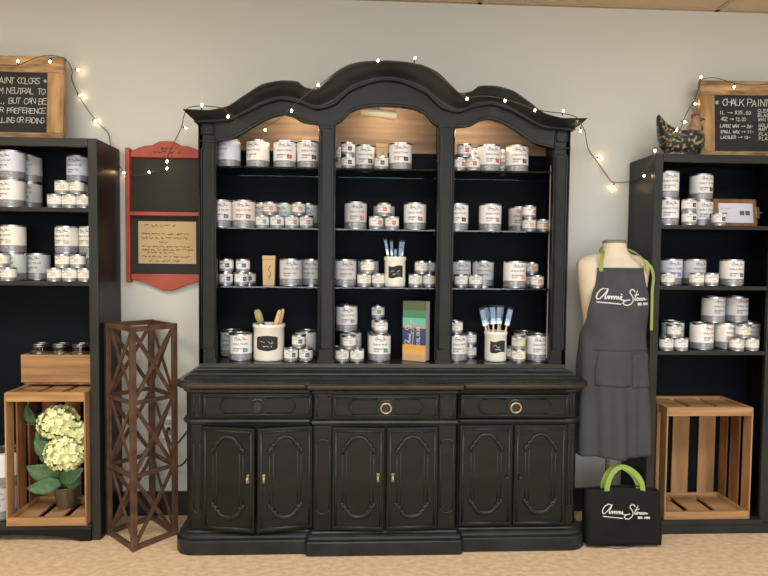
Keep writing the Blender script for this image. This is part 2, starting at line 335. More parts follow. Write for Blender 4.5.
# posts with sunken bead panels
for xc, yf, hw in ((-.870, YO, .024), (-.288, YC, .040), (.290, YC, .040), (.886, YO, .018)):
    b = MB(); b.box(xc-hw, xc+hw, yf-.008, yf+.004, .108, .600); b.box(xc-hw, xc+hw, yf-.008, yf+.004, .630, .748)
    o = b.build('pilaster', HBLK, hutch, bevel=.003)
    q = MB(); hw2 = hw-.010
    arc = lambda zc, s: [(xc+hw2*math.cos(a)*.95, yf-.009, zc+s*.020*math.sin(a)) for a in [PI*k/8 for k in range(9)]]
    bead(q, arc(.515, 1), .004); bead(q, arc(.205, -1), .004)
    bead(q, [(xc-hw2, yf-.009, .515), (xc-hw2, yf-.009, .205)], .0028); bead(q, [(xc+hw2, yf-.009, .515), (xc+hw2, yf-.009, .205)], .0028)
    for a_, b_ in (((-1, .642), (1, .642)), ((1, .642), (1, .736)), ((1, .736), (-1, .736)), ((-1, .736), (-1, .642))):
        bead(q, [(xc+a_[0]*hw2, yf-.009, a_[1]), (xc+b_[0]*hw2, yf-.009, b_[1])], .0028)
    q.build('pilaster_bead', HWEAR, o)
# upper case
UF = -0.33; UW = 0.884
def uplan(): return [(-UW, -0.01), (-UW, UF), (UW, UF), (UW, -0.01)]
b = MB(); prof = [(.055, .8055), (.055, .811), (.048, .817), (.036, .821), (.034, .829), (.024, .835), (.014, .840), (.010, .846), (0, .850)]
b.sweep(uplan(), prof); b.build('base_moulding', HWEAR, hutch)
b = MB(); b.box(-UW, UW, UF, UF+.03, .8055, .868); b.box(-UW, UW, UF+.03, -.005, .8055, .867, 0); b.build('bottom_board', HTOP, hutch)
b = MB(); b.box(-UW+.01, UW-.01, -.022, -.004, .86, 1.925, 0); BK = [(-UW+.02, 1.925), (UW-.02, 1.925)]+[(UW-.02-(2*UW-.04)*i/60, None) for i in range(61)]; BACKP = BK; b.box(-UW+.01, UW-.01, -.020, -.004, 1.925, 1.99, 1); b.box(-UW+.01, UW-.01, -.028, -.020, 1.912, 1.930, 0)
b.build('back_panel', [HIN, HBACK], hutch)
for sx in (-1, 1):
    b = MB(); b.box(min(sx*UW, sx*(UW-.02)), max(sx*UW, sx*(UW-.02)), UF, -.004, .868, 2.03); b.build('side_panel', HBLK, hutch)
for sx in (-1, 1):
    b = MB(); b.box(sx*.284-.009, sx*.284+.009, UF+.02, -.022, .88, 2.10); b.build('divider', HIN, hutch)
for x0, x1 in ((-UW, -.802), (-.324, -.243), (.243, .324), (.802, UW)):
    b = MB(); top = 2.0 if abs(x0+x1) < 1.2 else 1.985
    b.box(x0, x1, UF, UF+.03, .868, top+.02); o = b.build('face_pilaster', HBLK, hutch)
    q = MB(); c = (x0+x1)/2; hw = (x1-x0)/2-.014; y = UF-.001
    zt = top-.03 if abs((x0+x1)/2) < .5 else 1.87
    bead(q, [(c-hw, y, .94), (c-hw, y, zt), ]+[(c-hw*math.cos(a), y, zt+.02*math.sin(a)) for a in [PI*k/8 for k in range(9)]]+[(c+hw, y, .94), (c-hw, y, .94)], .0045)
    bead(q, [(x0+.004, y, .89), (x0+.004, y, top)], .003); bead(q, [(x1-.004, y, .89), (x1-.004, y, top)], .003)
    if abs(c) > .5:
        bead(q, [(x0, y, 1.915), (x1, y, 1.915)], .006)
        bead(q, [(c-hw, y, 1.945), (c+hw, y, 1.945), (c+hw, y, 2.0), (c-hw, y, 2.0)], .0045, closed=True)
    q.build('pilaster_bead', HWEAR, o)
# crown: loft along x of a profile between the curves T (top), M (bead) and B (opening)
Tc = [(-0.919, 2.039), (-0.81, 2.037), (-0.725, 2.057), (-0.662, 2.101), (-0.577, 2.156), (-0.492, 2.176), (-0.415, 2.174), (-0.385, 2.150), (-0.329, 2.139), (-0.293, 2.17), (-0.23, 2.228), (-0.157, 2.261), (-.08, 2.274), (0, 2.278)]
Mc = [(-0.92, 2.000), (-0.85, 1.998), (-0.737, 2.008), (-0.66, 2.045), (-0.586, 2.084), (-0.499, 2.110), (-0.42, 2.100), (-0.332, 2.070), (-0.249, 2.095), (-0.179, 2.158), (-0.077, 2.200), (0, 2.212)]
Bc = [(-0.92, 1.90), (-0.80, 1.912), (-0.714, 1.932), (-0.64, 1.978), (-0.561, 2.024), (-0.487, 2.046), (-0.44, 2.035), (-0.399, 2.011), (-0.333, 2.003), (-0.249, 2.002), (-0.216, 2.021), (-0.179, 2.060), (-0.127, 2.084), (-.06, 2.093), (0, 2.095)]
def interp(C, x):
    x = -abs(x)
    for (a, za), (c, zc) in zip(C[:-1], C[1:]):
        if x <= c:
            t = max(0, (x-a)/(c-a)); i = C.index((a, za))
            p0 = C[i-1][1] if i > 0 else za; p3 = C[i+2][1] if i+2 < len(C) else C[-2][1]
            return 0.5*((2*za)+(-p0+zc)*t+(2*p0-5*za+4*zc-p3)*t*t+(-p0+3*za-3*zc+p3)*t**3)*0.6+0.4*(za+(zc-za)*t)
    return C[-1][1]
NX = 121; xs = [-UW+2*UW*i/(NX-1) for i in range(NX)]
fr = [(0.095, 1.0), (0.095, .90), (.086, .84), (.078, .70), (.062, .50), (.045, .34), (.030, .22), (.024, .12), (.030, .07), (.030, .0), (.022, -.05), (.004, -.06)]
NPF = len(fr); vs = []; fs = []
def prow(x, ox, oy, side=0):
    zt, zm = interp(Tc, x), interp(Mc, x); return [(x+ox*o*.45, (UF-o) if oy is None else oy, zm+(zt-zm)*k) for o, k in fr]
BKZ = lambda x: interp(Tc, x)-.008
b = MB(); b.prism([(-UW+.02, 1.99), (UW-.02, 1.99)]+[(UW-.02-(2*UW-.04)*i/60, BKZ(UW-.02-(2*UW-.04)*i/60)) for i in range(61)], -.020, -.004); b.build('arched_back_panel', HBACK, hutch)
rows = [prow(-UW, -1, -.005)]+[prow(-UW, -1, None)]+[prow(x, 0, None) for x in xs[1:-1]]+[prow(UW, 1, None)]+[prow(UW, 1, -.005)]
for r in rows: vs += r
for i in range(len(rows)-1):
    for j in range(NPF-1): fs.append((i*NPF+j, i*NPF+j+1, (i+1)*NPF+j+1, (i+1)*NPF+j))
b = MB(); b.add(vs, fs, 0, True)
# dust top following the curve back to the wall
tv = []
for r in rows[1:-1]: tv += [r[0], (r[0][0], -.005, r[0][2]), (r[0][0], UF-.07, r[0][2]+.003)]
b.add(tv, [q for i in range(len(rows)-3) for q in ((i*3, i*3+3, i*3+5, i*3+2), (i*3+2, i*3+5, i*3+4, i*3+1))], 0, True)
b.build('crown_moulding', HWEAR, hutch)
b = MB(); vs = []; n = 161; X = [-.803+1.606*i/(n-1) for i in range(n)]
for x in X: vs += [(x, UF-.004, interp(Mc, x)), (x, UF-.004, interp(Bc, x)), (x, UF+.022, interp(Bc, x)), (x, UF+.022, interp(Tc, x)-.004)]
b.add(vs, [(i*4+j, i*4+j+1, i*4+j+5, i*4+j+4) for i in range(n-1) for j in range(3)], 0)
b.build('arched_fascia', HBLK, hutch)
b = MB()
for seg in ((-.80, -.326), (-.241, .241), (.326, .80)):
    bead(b, [(seg[0]+(seg[1]-seg[0])*i/40, UF-.005, interp(Bc, seg[0]+(seg[1]-seg[0])*i/40)+.006) for i in range(41)], .006)
b.build('arch_bead', HWEAR, hutch)
# glass shelves
SHZ = {1: 1.807, 2: 1.517, 3: 1.236}
BAYS = [(-.862, -.294), (-.274, .274), (.294, .862)]
for k, z in SHZ.items():
    for x0, x1 in BAYS:
        b = MB(); b.box(x0+.002, x1-.002, UF+.032, -.024, z-.007, z); b.build('glass_shelf', GLASS, hutch)
        b = MB()
        for xx in (x0+.006, x1-.006):
            for yy in (-.06, -.27): b.box(xx-.006, xx+.006, yy-.006, yy+.006, z-.014, z-.0075)
        b.build('shelf_pegs', BLKMET, hutch)
q = at(550, 260, Y=-.27)
b = MB(); b.box(q.x-CX-.009, q.x-CX+.005, -.292, -.268, .89, 1.84); b.build('shelf_light_strip', mat('white_plastic_strip', (.62, .63, .62), .4), hutch)
# tube lamp under the arch, and the bay lamps behind the fascia
tm = mat('cream_lamp_plastic', s2l((222, 208, 176)), 0.4)
a_ = at(361, 111, Y=-.26); c_ = at(397, 116, Y=-.26); a_.x -= CX; c_.x -= CX
b = MB(); b.tube([a_, a_+(c_-a_)*.02, a_+(c_-a_)*.98, c_], [.018, .022, .022, .018], 14); b.tube([(a_+c_)/2+Vector((0, 0, .02)), (a_+c_)/2+Vector((0, .05, .05))], .006, 6)
lf = b.build('cabinet_lamp', tm, hutch)
for x in (-.49, .49):
    b = MB(); b.tube([(x-.05, -.285, 2.085), (x+.05, -.285, 2.085)], .014, 12); b.build('cabinet_lamp', tm, hutch)
def warm(x, y, z, p, col=(1.0, .75, .50), size=.03):
    l = bpy.data.lights.new('cabinet_lamp_glow', 'POINT'); l.energy = p; l.color = col; l.shadow_soft_size = size
    o = bpy.data.objects.new('cabinet_lamp_glow', l); COL.objects.link(o); o.location = (x, y, z)
warm(CX-.43, -.20, 2.062, 2.3, size=.012); warm(CX-.01, -.19, 2.105, 2.1, size=.012); warm(CX+.41, -.20, 2.058, 2.3, size=.012)

# ------------------------------------------------------------ bookcases
def bookcase(label, x0, x1, xin0, xin1, top, shelves, arch):
    r = empty('bookcase', label, 'bookcase', ((x0+x1)/2, 0, 0)); c = (x0+x1)/2; F = -.29
    for a_, b_ in ((x0, xin0), (xin1, x1)):
        s = MB(); s.box(a_-c, b_-c, F, F+.02, .0, top-.0, 1); o = s.build('face_stile', [BBLK, BEDGE], r, bevel=.003)
        t = .02; xx = (a_, a_+t) if a_ == x0 else (b_-t, b_)
        s = MB(); s.box(xx[0]-c, xx[1]-c, F+.02, -.012, .0, top-.01); s.build('side_panel', BBRN, r)
    s = MB(); s.box(xin0-c, xin1-c, F, F+.02, top-.040, top, 1); s.box(x0-c+.001, x1-c-.001, F+.02, -.012, top-.022, top, 0); s.build('top_board', [BBLK, BEDGE], r, bevel=.002)
    s = MB(); s.box(x0+.02-c, x1-.02-c, -.022, -.014, .05, top-.02); s.build('back_panel', HIN, r)
    for z in shelves:
        s = MB(); s.box(x0+.02-c, x1-.02-c, F+.024, -.022, z-.018, z-.001, 0); s.box(xin0-c, xin1-c, F+.004, F+.024, z-.020, z, 1); s.build('shelf', [BBLK, BEDGE], r, bevel=.002)
    zb = .085 if arch else .073
    s = MB(); s.box(x0+.02-c, x1-.02-c, F+.02, -.022, zb-.02, zb, 0); s.box(xin0-c-.004, xin1-c+.004, F-.018, F+.02, zb-.024, zb, 1)
    s.build('bottom_shelf', [BBLK, BEDGE], r, bevel=.003)
    s = MB()
    if arch:
        n = 16; L = xin0-c; W = xin1-xin0; P = [(L, zb-.02), (L, 0.0), (L+.05, 0.0)]
        P += [(L+.05+(W-.10)*i/n, .035*math.sin(PI*min(1, i/n))**.5) for i in range(1, n)]+[(L+W-.05, 0.0), (L+W, 0.0), (L+W, zb-.02)]
        s.prism(P, F-.012, F+.006)
    else: s.box(x0-c, x1-c, F-.012, F+.008, 0.0, zb-.022)
    s.build('toe_board', BEDGE if not arch else BBLK, r, bevel=.003)
    return r
bookcase('tall black bookcase at the left with brown-black side panel and arched toe board', -2.10, -1.218, -2.06, -1.260, 1.925, (1.600, 1.250), True)
bookcase('tall black bookcase at the right beside the dress form, holding a tall empty crate', 1.474, 2.182, 1.515, 2.073, 1.907, (1.558, 1.256, .929), False)

# ------------------------------------------------------------ paint tins
PROTO = {}
DIM = {'L': (.0555, .134), 'S': (.0338, .0645), 'G': (.075, .165)}
def tin_meshes(k):
    if k in PROTO: return PROTO[k]
    r, h = DIM[k]; e = .0022
    b = MB(); b.lathe([(0, 0), (r-.001, 0), (r+.0012, .001), (r+.0012, .004), (r-.0005, .005), (r-.0005, h-.006), (r+.0015, h-.005), (r+.0015, h-.001), (r, h), (r-.003, h), (r-.003, h-.003)], 28, smooth=False)
    body = b.mesh('tin_body', METAL)
    b = MB(); b.lathe([(r-.003, h-.003), (r-.006, h-.0005), (r*.82, h-.0005), (r*.80, h-.004), (0, h-.004)], 28, smooth=False); lid = b.mesh('lid', LID)
    z0, zb, z1 = .0055, h*.27, h-.0085
    lab = {}
    for t in 'wpgcbd':
        b = MB(); b.lathe([(r+.0003, z0), (r+.0003, zb), (r+.0003, z1)], 28, mi=[1, 0]); lab[t] = b.mesh('label', [labelmat(t), GBAND])
    cyl = lambda x, z: ((r+.0007)*math.sin(x/r), -(r+.0007)*math.cos(x/r), z)
    b = MB()
    if k == 'S':
        q, wd = strokes('CHALK PAINT', .0045); b.ribbons([[(x-wd/2-.004, y+h*.62) for x, y in L] for L in q], .0009, cyl)
        q = logo(.028, False); b.ribbons([[(x-.016, y+h*.74) for x, y in L] for L in q], .0008, cyl)
        q, wd = strokes('120 ML', .004); b.ribbons([[(x-.014, y+h*.40) for x, y in L] for L in q], .0009, cyl)
        q = scribble(.045, .004, 3); b.ribbons([[(x-.022, y+h*.13) for x, y in L] for L in q], .0009, cyl, 1)
    else:
        q = logo(.062, False); b.ribbons([[(x-.030, y+h*.745) for x, y in L] for L in q], .0016, cyl)
        q, wd = strokes('CHALK PAINT', .0078); b.ribbons([[(x-wd/2, y+h*.60) for x, y in L] for L in q], .0016, cyl)
        q, wd = strokes('DECORATIVE', .0062); b.ribbons([[(x-.036, y+h*.44) for x, y in L] for L in q], .0016, cyl)
        q, wd = strokes('PAINT', .0062); b.ribbons([[(x-.036, y+h*.355) for x, y in L] for L in q], .0014, cyl)
        q = scribble(.085, .007, 4); b.ribbons([[(x-.045, y+h*.15) for x, y in L] for L in q], .0015, cyl, 1)
        q = scribble(.075, .004, 9); b.ribbons([[(x-.040, y+h*.08) for x, y in L] for L in q], .0012, cyl, 1)
    prt = b.mesh('print', [PRINT, PRINTL]); sw = {}
    PROTO[k] = (body, lid, lab, prt, sw); return PROTO[k]
def swatch_mesh(k, c):
    sw = PROTO[k][4]
    if c not in sw:
        r, h = DIM[k]; cyl = lambda x, z: ((r+.0012)*math.sin(x/r), -(r+.0012)*math.cos(x/r), z)
        x0, x1, z0, z1 = (.012, .036, h*.335, h*.475) if k != 'S' else (.000, .019, h*.36, h*.66)
        b = MB(); n = 5
        for i in range(n):
            a_, b_ = x0+(x1-x0)*i/n, x0+(x1-x0)*(i+1)/n; b.add([cyl(a_, z0), cyl(b_, z0), cyl(b_, z1), cyl(a_, z1)], [(0, 1, 2, 3)])
        q, wd = strokes('AS', (z1-z0)*.35); cy2 = lambda x, z: ((r+.0015)*math.sin(x/r), -(r+.0015)*math.cos(x/r), z)
        b.ribbons([[(x+(x0+x1)/2-wd*.45, y+(z0+z1)/2-.0035) for x, y in L] for L in q], .0011, cy2, 1)
        sw[c] = b.mesh('colour_swatch', [swmat(c), PRINTL])
    return sw[c]
rr = random.Random(3)
NTIN = [0]
def tin(k, x, y, z, sw, tint, label, group, rot=None):
    body, lid, lab, prt, _ = tin_meshes(k); NTIN[0] += 1
    face = math.atan2(x-CAM[0], y-CAM[1])            # turned roughly to the aisle, like the others
    rz = math.radians(rr.uniform(-14, 14) if rot is None else rot)
    e = empty('paint_tin', label, 'paint tin', (x, y, z+.0006), rz, group)
    def p(nm, me, par): o = bpy.data.objects.new(nm, me); COL.objects.link(o); o.parent = par; return o
    p('tin_body', body, e); p('lid', lid, e); l = p('label', lab[tint], e); p('print', prt, l)
    if sw: p('colour_swatch', swatch_mesh(k, sw), l)
    return e
def pyz(z, Y): return 263+(1.36-z)*FPX/(3.2+Y)
UND = {'L': .135, 'S': .0653}
def tins(group, shelf_z, where, rows):
    for (k, px, Y, und, sw, tint, d, *rot) in rows:
        z = shelf_z+sum(UND[c] for c in und); r, h = DIM[k]
        p = at(px, pyz(z+h/2, Y), Y=Y)
        size = {'L': 'large', 'S': 'small', 'G': 'gallon'}[k]
        tn = {'w': 'white', 'p': 'off-white', 'g': 'pale green', 'c': 'cream', 'b': 'bluish white', 'd': 'grey'}[tint]
        s_ = f', {sw} swatch' if sw else ''
        lab_ = f'{size} {tn} tin{s_}, {d} {where}'
        if len(lab_.split()) > 16: lab_ = f'{size} tin{s_}, {d} {where}'
        if len(lab_.split()) > 16: print('LONG', lab_)
        tin(k, p.x, Y, z, sw, tint, lab_, group, rot[0] if rot else None)
A, B_, Fr = -.090, -.212, -.262     # back row, front row, small tins in front
B = B_
tins('paint tins on the left bay top shelf', SHZ[1], 'on left bay top shelf', [
 ('L', 229, B, '', None, 'b', 'leftmost', -35), ('L', 258, B, '', None, 'c', 'second from left', -20), ('L', 285, B, '', 'red', 'w', 'third from left', 4), ('L', 308.5, B, '', 'maroon', 'w', 'rightmost', 8)])
tins('paint tins on the left bay second shelf', SHZ[2], 'on left bay second shelf', [
 ('L', 220.8, B, '', 'brown', 'w', 'leftmost', 14), ('L', 243.8, B, '', 'brown', 'p', 'next to the leftmost', 8), ('L', 262, A, '', None, 'w', 'behind the first pyramid of small tins'), ('L', 285, A, '', None, 'g', 'behind the small tins', -20), ('L', 308, A, '', None, 'g', 'at the back beside the post', -20),
 ('S', 262.3, -.20, '', 'grey', 'c', 'lower left of the small ones', 10), ('S', 277.2, -.20, '', 'brown', 'w', 'second of the bottom small ones', 5), ('S', 292.0, -.20, '', 'pink', 'w', 'third of the bottom small ones', 18), ('S', 306.5, -.20, '', 'pink', 'w', 'fourth of the bottom small ones', 4),
 ('S', 270, -.20, 'S', 'pink', 'p', 'left of the two stacked on top', 0), ('S', 299, -.20, 'S', 'pink', 'w', 'right of the two stacked on top', 0)])
tins('paint tins on the left bay third shelf', SHZ[3], 'on left bay third shelf', [
 ('S', 226, -.22, '', 'navy', 'w', 'bottom left front', 16), ('S', 241.5, -.22, '', 'navy', 'c', 'bottom front second', 22), ('S', 249, -.135, '', 'navy', 'w', 'bottom right behind', 0), ('S', 221, -.135, '', 'navy', 'w', 'half hidden at far left', 0),
 ('S', 226.5, -.22, 'S', 'navy', 'w', 'left upper', 2), ('S', 243, -.22, 'S', 'navy', 'w', 'right upper', 2), ('L', 291, B, '', None, 'd', 'in front, right of the kraft box', 8), ('L', 312, -.13, '', None, 'd', 'against the post', -5)])
tins('paint tins at the left bay bottom', .8678, 'at left bay bottom', [
 ('L', 231.5, A, '', None, 'd', 'at the back left', 0), ('L', 240.8, B, '', 'blue', 'w', 'left of the cream crock', 8), ('L', 306, A, '', None, 'w', 'at the back right', -30),
 ('S', 291, -.245, '', 'teal', 'w', 'lower left of three', 12), ('S', 306, -.245, '', 'teal', 'w', 'lower right of three', 0), ('S', 299, -.235, 'S', 'teal', 'w', 'upper of three', 0)])
tins('paint tins on the centre bay top shelf', SHZ[1], 'on centre bay top shelf', [
 ('S', 339, -.09, '', None, 'w', 'half hidden at far left'), ('S', 339, -.09, 'S', None, 'w', 'upper of pair at far left'), ('S', 348, -.235, '', 'black', 'w', 'lower of stacked pair', 0), ('S', 348, -.235, 'S', 'black', 'w', 'upper of stacked pair', 0),
 ('L', 364.5, -.135, '', 'black', 'w', 'behind the stacked pair', 6), ('S', 381.5, -.235, '', 'black', 'w', 'in front of the kraft box', -10), ('L', 400.5, B, '', 'black', 'w', 'rightmost', 0)])
tins('paint tins on the centre bay second shelf', SHZ[2], 'on centre bay second shelf', [
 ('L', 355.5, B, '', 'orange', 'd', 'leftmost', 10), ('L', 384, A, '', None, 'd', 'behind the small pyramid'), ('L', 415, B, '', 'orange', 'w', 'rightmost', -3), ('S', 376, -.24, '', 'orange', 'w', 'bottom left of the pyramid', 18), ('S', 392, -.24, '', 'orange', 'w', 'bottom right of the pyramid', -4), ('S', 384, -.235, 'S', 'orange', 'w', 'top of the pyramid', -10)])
tins('paint tins on the centre bay third shelf', SHZ[3], 'on centre bay third shelf', [
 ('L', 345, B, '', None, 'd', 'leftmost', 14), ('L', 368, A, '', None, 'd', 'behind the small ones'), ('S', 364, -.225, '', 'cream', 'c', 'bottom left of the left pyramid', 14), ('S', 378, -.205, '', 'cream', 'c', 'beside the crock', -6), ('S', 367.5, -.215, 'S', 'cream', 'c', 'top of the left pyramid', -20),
 ('S', 415.5, -.22, '', 'pale green', 'c', 'bottom left of the right pyramid', -4), ('S', 429, -.20, '', 'cream', 'c', 'bottom right of the right pyramid', -4), ('S', 421.5, -.20, 'S', 'pale green', 'c', 'top of the right pyramid', -10), ('S', 429.5, -.11, '', None, 'w', 'behind at the far right'), ('S', 429.5, -.11, 'S', None, 'w', 'upper behind at the far right')])
tins('paint tins at the centre bay bottom', .8678, 'at centre bay bottom', [
 ('L', 350.5, -.12, '', None, 'd', 'beneath another large one', 0), ('L', 346.5, -.12, 'L', 'grey', 'w', 'stacked on a large one', 10), ('S', 337, -.19, '', None, 'd', 'behind at far left'),
 ('S', 342, -.26, '', 'tan', 'c', 'lower left of three', 10), ('S', 357, -.26, '', 'tan', 'c', 'lower right of three', -6), ('S', 349, -.26, 'S', 'tan', 'c', 'upper of three', 0),
 ('L', 379.5, B, '', 'green', 'w', 'standing alone in the middle', 6), ('L', 378, -.092, '', None, 'd', 'behind the green one'), ('S', 378, -.10, 'L', None, 'w', 'middle of a tower'), ('S', 378, -.10, 'LS', 'green', 'w', 'top of a tower', -8), ('S', 381, -.215, 'L', None, 'w', 'standing on the green one', 14)])
tins('paint tins on the right bay top shelf', SHZ[1], 'on right bay top shelf', [
 ('S', 459, -.245, '', 'red', 'w', 'bottom left of the pyramid', 14), ('S', 473, -.262, '', 'red', 'w', 'bottom right of the pyramid', -12), ('S', 464.5, -.25, 'S', 'red', 'w', 'top of the pyramid', -4), ('L', 474, A, '', None, 'w', 'behind the pyramid'), 
 ('L', 488.5, B, '', 'red', 'w', 'left of the two big front ones', 14), ('L', 502.5, A, '', None, 'w', 'behind between the two big ones'), ('L', 517, B, '', 'maroon', 'w', 'rightmost', 2)])
tins('paint tins on the right bay second shelf', SHZ[2], 'on right bay second shelf', [
 ('L', 457, B, '', 'black', 'w', 'leftmost', 3), ('L', 490, B, '', 'olive', 'w', 'in the middle', 6), ('L', 519, A, '', None, 'p', 'right of the middle', 0), ('S', 529, -.22, '', 'tangerine', 'w', 'lower of the stacked pair', -8), ('S', 529, -.22, 'S', 'orange', 'w', 'upper of the stacked pair', 22), ('S', 543, -.20, '', 'tangerine', 'c', 'rightmost', -10)])
tins('paint tins on the right bay third shelf', SHZ[3], 'on right bay third shelf', [
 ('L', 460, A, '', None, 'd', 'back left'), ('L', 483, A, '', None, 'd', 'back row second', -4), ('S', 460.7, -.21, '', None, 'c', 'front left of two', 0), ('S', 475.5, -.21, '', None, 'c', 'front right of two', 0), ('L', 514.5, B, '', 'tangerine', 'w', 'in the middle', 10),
 ('S', 537, -.22, '', 'tangerine', 'w', 'front right', -6), ('S', 531.5, -.13, '', 'tangerine', 'w', 'lower of the back pair', -8), ('S', 531.5, -.13, 'S', 'tangerine', 'w', 'upper of the back pair', -14)])
tins('paint tins at the right bay bottom', .8678, 'at right bay bottom', [
 ('L', 456, -.20, '', 'lime', 'w', 'left corner', 14), ('S', 456, -.20, 'L', None, 'w', 'atop the left corner tin'), ('S', 470, -.125, '', None, 'w', 'lower of a pair by the corner tin'), ('S', 470, -.125, 'S', None, 'w', 'upper of a pair by the corner tin'),
 ('S', 518.5, -.255, '', 'yellow', 'c', 'lower of a front pair', -14), ('S', 518.5, -.255, 'S', 'yellow', 'd', 'upper of a front pair', -8), ('S', 512, -.175, '', 'lime', 'c', 'peeking behind the pair', 0), ('L', 524, A, '', None, 'd', 'behind the pair'), ('L', 537, B+.005, '', 'yellow', 'w', 'rightmost', 2)])
# left bookcase
Z1, Z2 = 1.600, 1.250
tins('paint tins on the left bookcase upper shelf', Z1, 'on left bookcase upper shelf', [
 ('L', 12.5, -.21, '', None, 'c', 'lower front of stack at left edge', -16), ('L', 12.5, -.21, 'L', None, 'b', 'upper front of stack at left edge', -16), ('L', 30, -.085, '', None, 'd', 'lower of a rear stack', 0), ('L', 30, -.085, 'L', None, 'd', 'upper of a rear stack', 0),
 ('S', 55.3, -.24, '', 'cream', 'c', 'bottom left of small pyramid', 0), ('S', 70, -.24, '', 'cream', 'c', 'bottom middle of small pyramid', 0), ('S', 84.6, -.24, '', 'tan', 'c', 'bottom right of small pyramid', 0), ('S', 62.7, -.235, 'S', 'tan', 'c', 'middle row left', 5), ('S', 77.5, -.235, 'S', 'cream', 'c', 'middle row right', -10),
 ('L', 79, -.10, '', None, 'b', 'lower behind the pyramid'), ('L', 79, -.10, 'L', None, 'b', 'upper behind the pyramid', 0)])
tins('paint tins on the left bookcase second shelf', Z2, 'on left bookcase second shelf', [
 ('L', 13.5, -.165, '', None, 'g', 'lower of the left stack', -10), ('L', 13.5, -.165, 'L', 'tan', 'c', 'upper of the left stack', -20), ('L', 38.5, -.080, '', None, 'd', 'behind the left stack'), ('S', 9, -.255, '', 'cream', 'c', 'bottom front at left edge', -10), ('S', -6.5, -.255, '', None, 'c', 'bottom at left edge cut by frame'), ('S', 1.7, -.25, 'S', 'tan', 'c', 'upper at left edge', 0),
 ('L', 68, -.125, '', None, 'w', 'lower left of the back block'), ('L', 91.6, -.125, '', None, 'w', 'lower right of the back block'), ('L', 67.5, -.13, 'L', 'tan', 'c', 'upper left of the back block', -6), ('L', 91.5, -.13, 'L', 'tan', 'c', 'upper right of the back block', -14),
 ('S', 55, -.25, '', 'tan', 'c', 'bottom left of right pyramid', -4), ('S', 70.2, -.25, '', 'tan', 'c', 'bottom middle of right pyramid', 0), ('S', 85.6, -.25, '', 'tan', 'c', 'bottom right of right pyramid', 0), ('S', 63, -.245, 'S', 'cream', 'c', 'middle row left of right pyramid', 6), ('S', 78.4, -.245, 'S', 'tan', 'c', 'middle row right of right pyramid', -10)])
tins('large tins on the left bookcase bottom', .086, 'on left bookcase bottom shelf', [
 ('G', 3, -.19, '', None, 'd', 'lower, left of the flower crate')])
bpy_t = at(5, 460, Y=-.19)
tin('G', bpy_t.x, -.185, .086+.166, None, 'w', 'gallon white tin stacked on another, left of the flower crate', 'large tins on the left bookcase bottom', -20)
# right bookcase
tins('paint tins on the right bookcase top shelf', 1.558, 'on right bookcase top shelf', [
 ('L', 667, -.21, '', None, 'w', 'lower of left stack', -4), ('L', 667, -.21, 'L', None, 'w', 'upper of left stack', -4), ('L', 701, -.145, '', 'black', 'w', 'lower of middle stack', 4), ('L', 701, -.145, 'L', 'black', 'w', 'upper of middle stack', 4),
 ('S', 689, -.257, '', 'black', 'c', 'lower of small pair', 0), ('S', 689, -.257, 'S', 'black', 'c', 'upper of small pair', 0), ('S', 719, -.25, '', 'black', 'c', 'in front of the clipboard', -8)])
tins('paint tins on the right bookcase second shelf', 1.256, 'on right bookcase second shelf', [
 ('L', 670.5, -.16, '', 'lavender', 'b', 'leftmost', -4), ('S', 667.5, -.255, '', None, 'w', 'in front of the leftmost', -20), ('L', 694, -.15, '', None, 'd', 'second of the large', 10), ('S', 696.5, -.255, '', None, 'c', 'left of the two middle small', 0), ('S', 711, -.25, '', None, 'c', 'right of the two middle small', 0), ('L', 731.5, B, '', 'dark green', 'w', 'rightmost', -2)])
tins('paint tins on the right bookcase third shelf', .929, 'on right bookcase third shelf', [
 ('L', 672.5, -.10, '', None, 'g', 'back left', 0), ('S', 666, -.255, '', None, 'w', 'lower left of three', 6), ('S', 680.5, -.255, '', None, 'w', 'lower right of three', 0), ('S', 673.5, -.25, 'S', None, 'c', 'upper of three', 0),
 ('L', 701.5, -.20, '', None, 'c', 'front left of the long row', 20), ('L', 725, -.165, '', None, 'c', 'middle of the long row', 14), ('L', 748, -.12, '', None, 'd', 'right end of the long row', 0), ('L', 713, -.165, 'L', None, 'd', 'upper left of two stacked', 14), ('L', 736, -.135, 'L', None, 'd', 'upper right of two stacked', 10),
 ('S', 736.5, -.258, '', 'cream', 'c', 'lower left of yellow-label three', 14), ('S', 751.2, -.25, '', 'cream', 'c', 'lower right of yellow-label three', 0), ('S', 743, -.25, 'S', 'yellow', 'c', 'upper of yellow-label three', 0)])

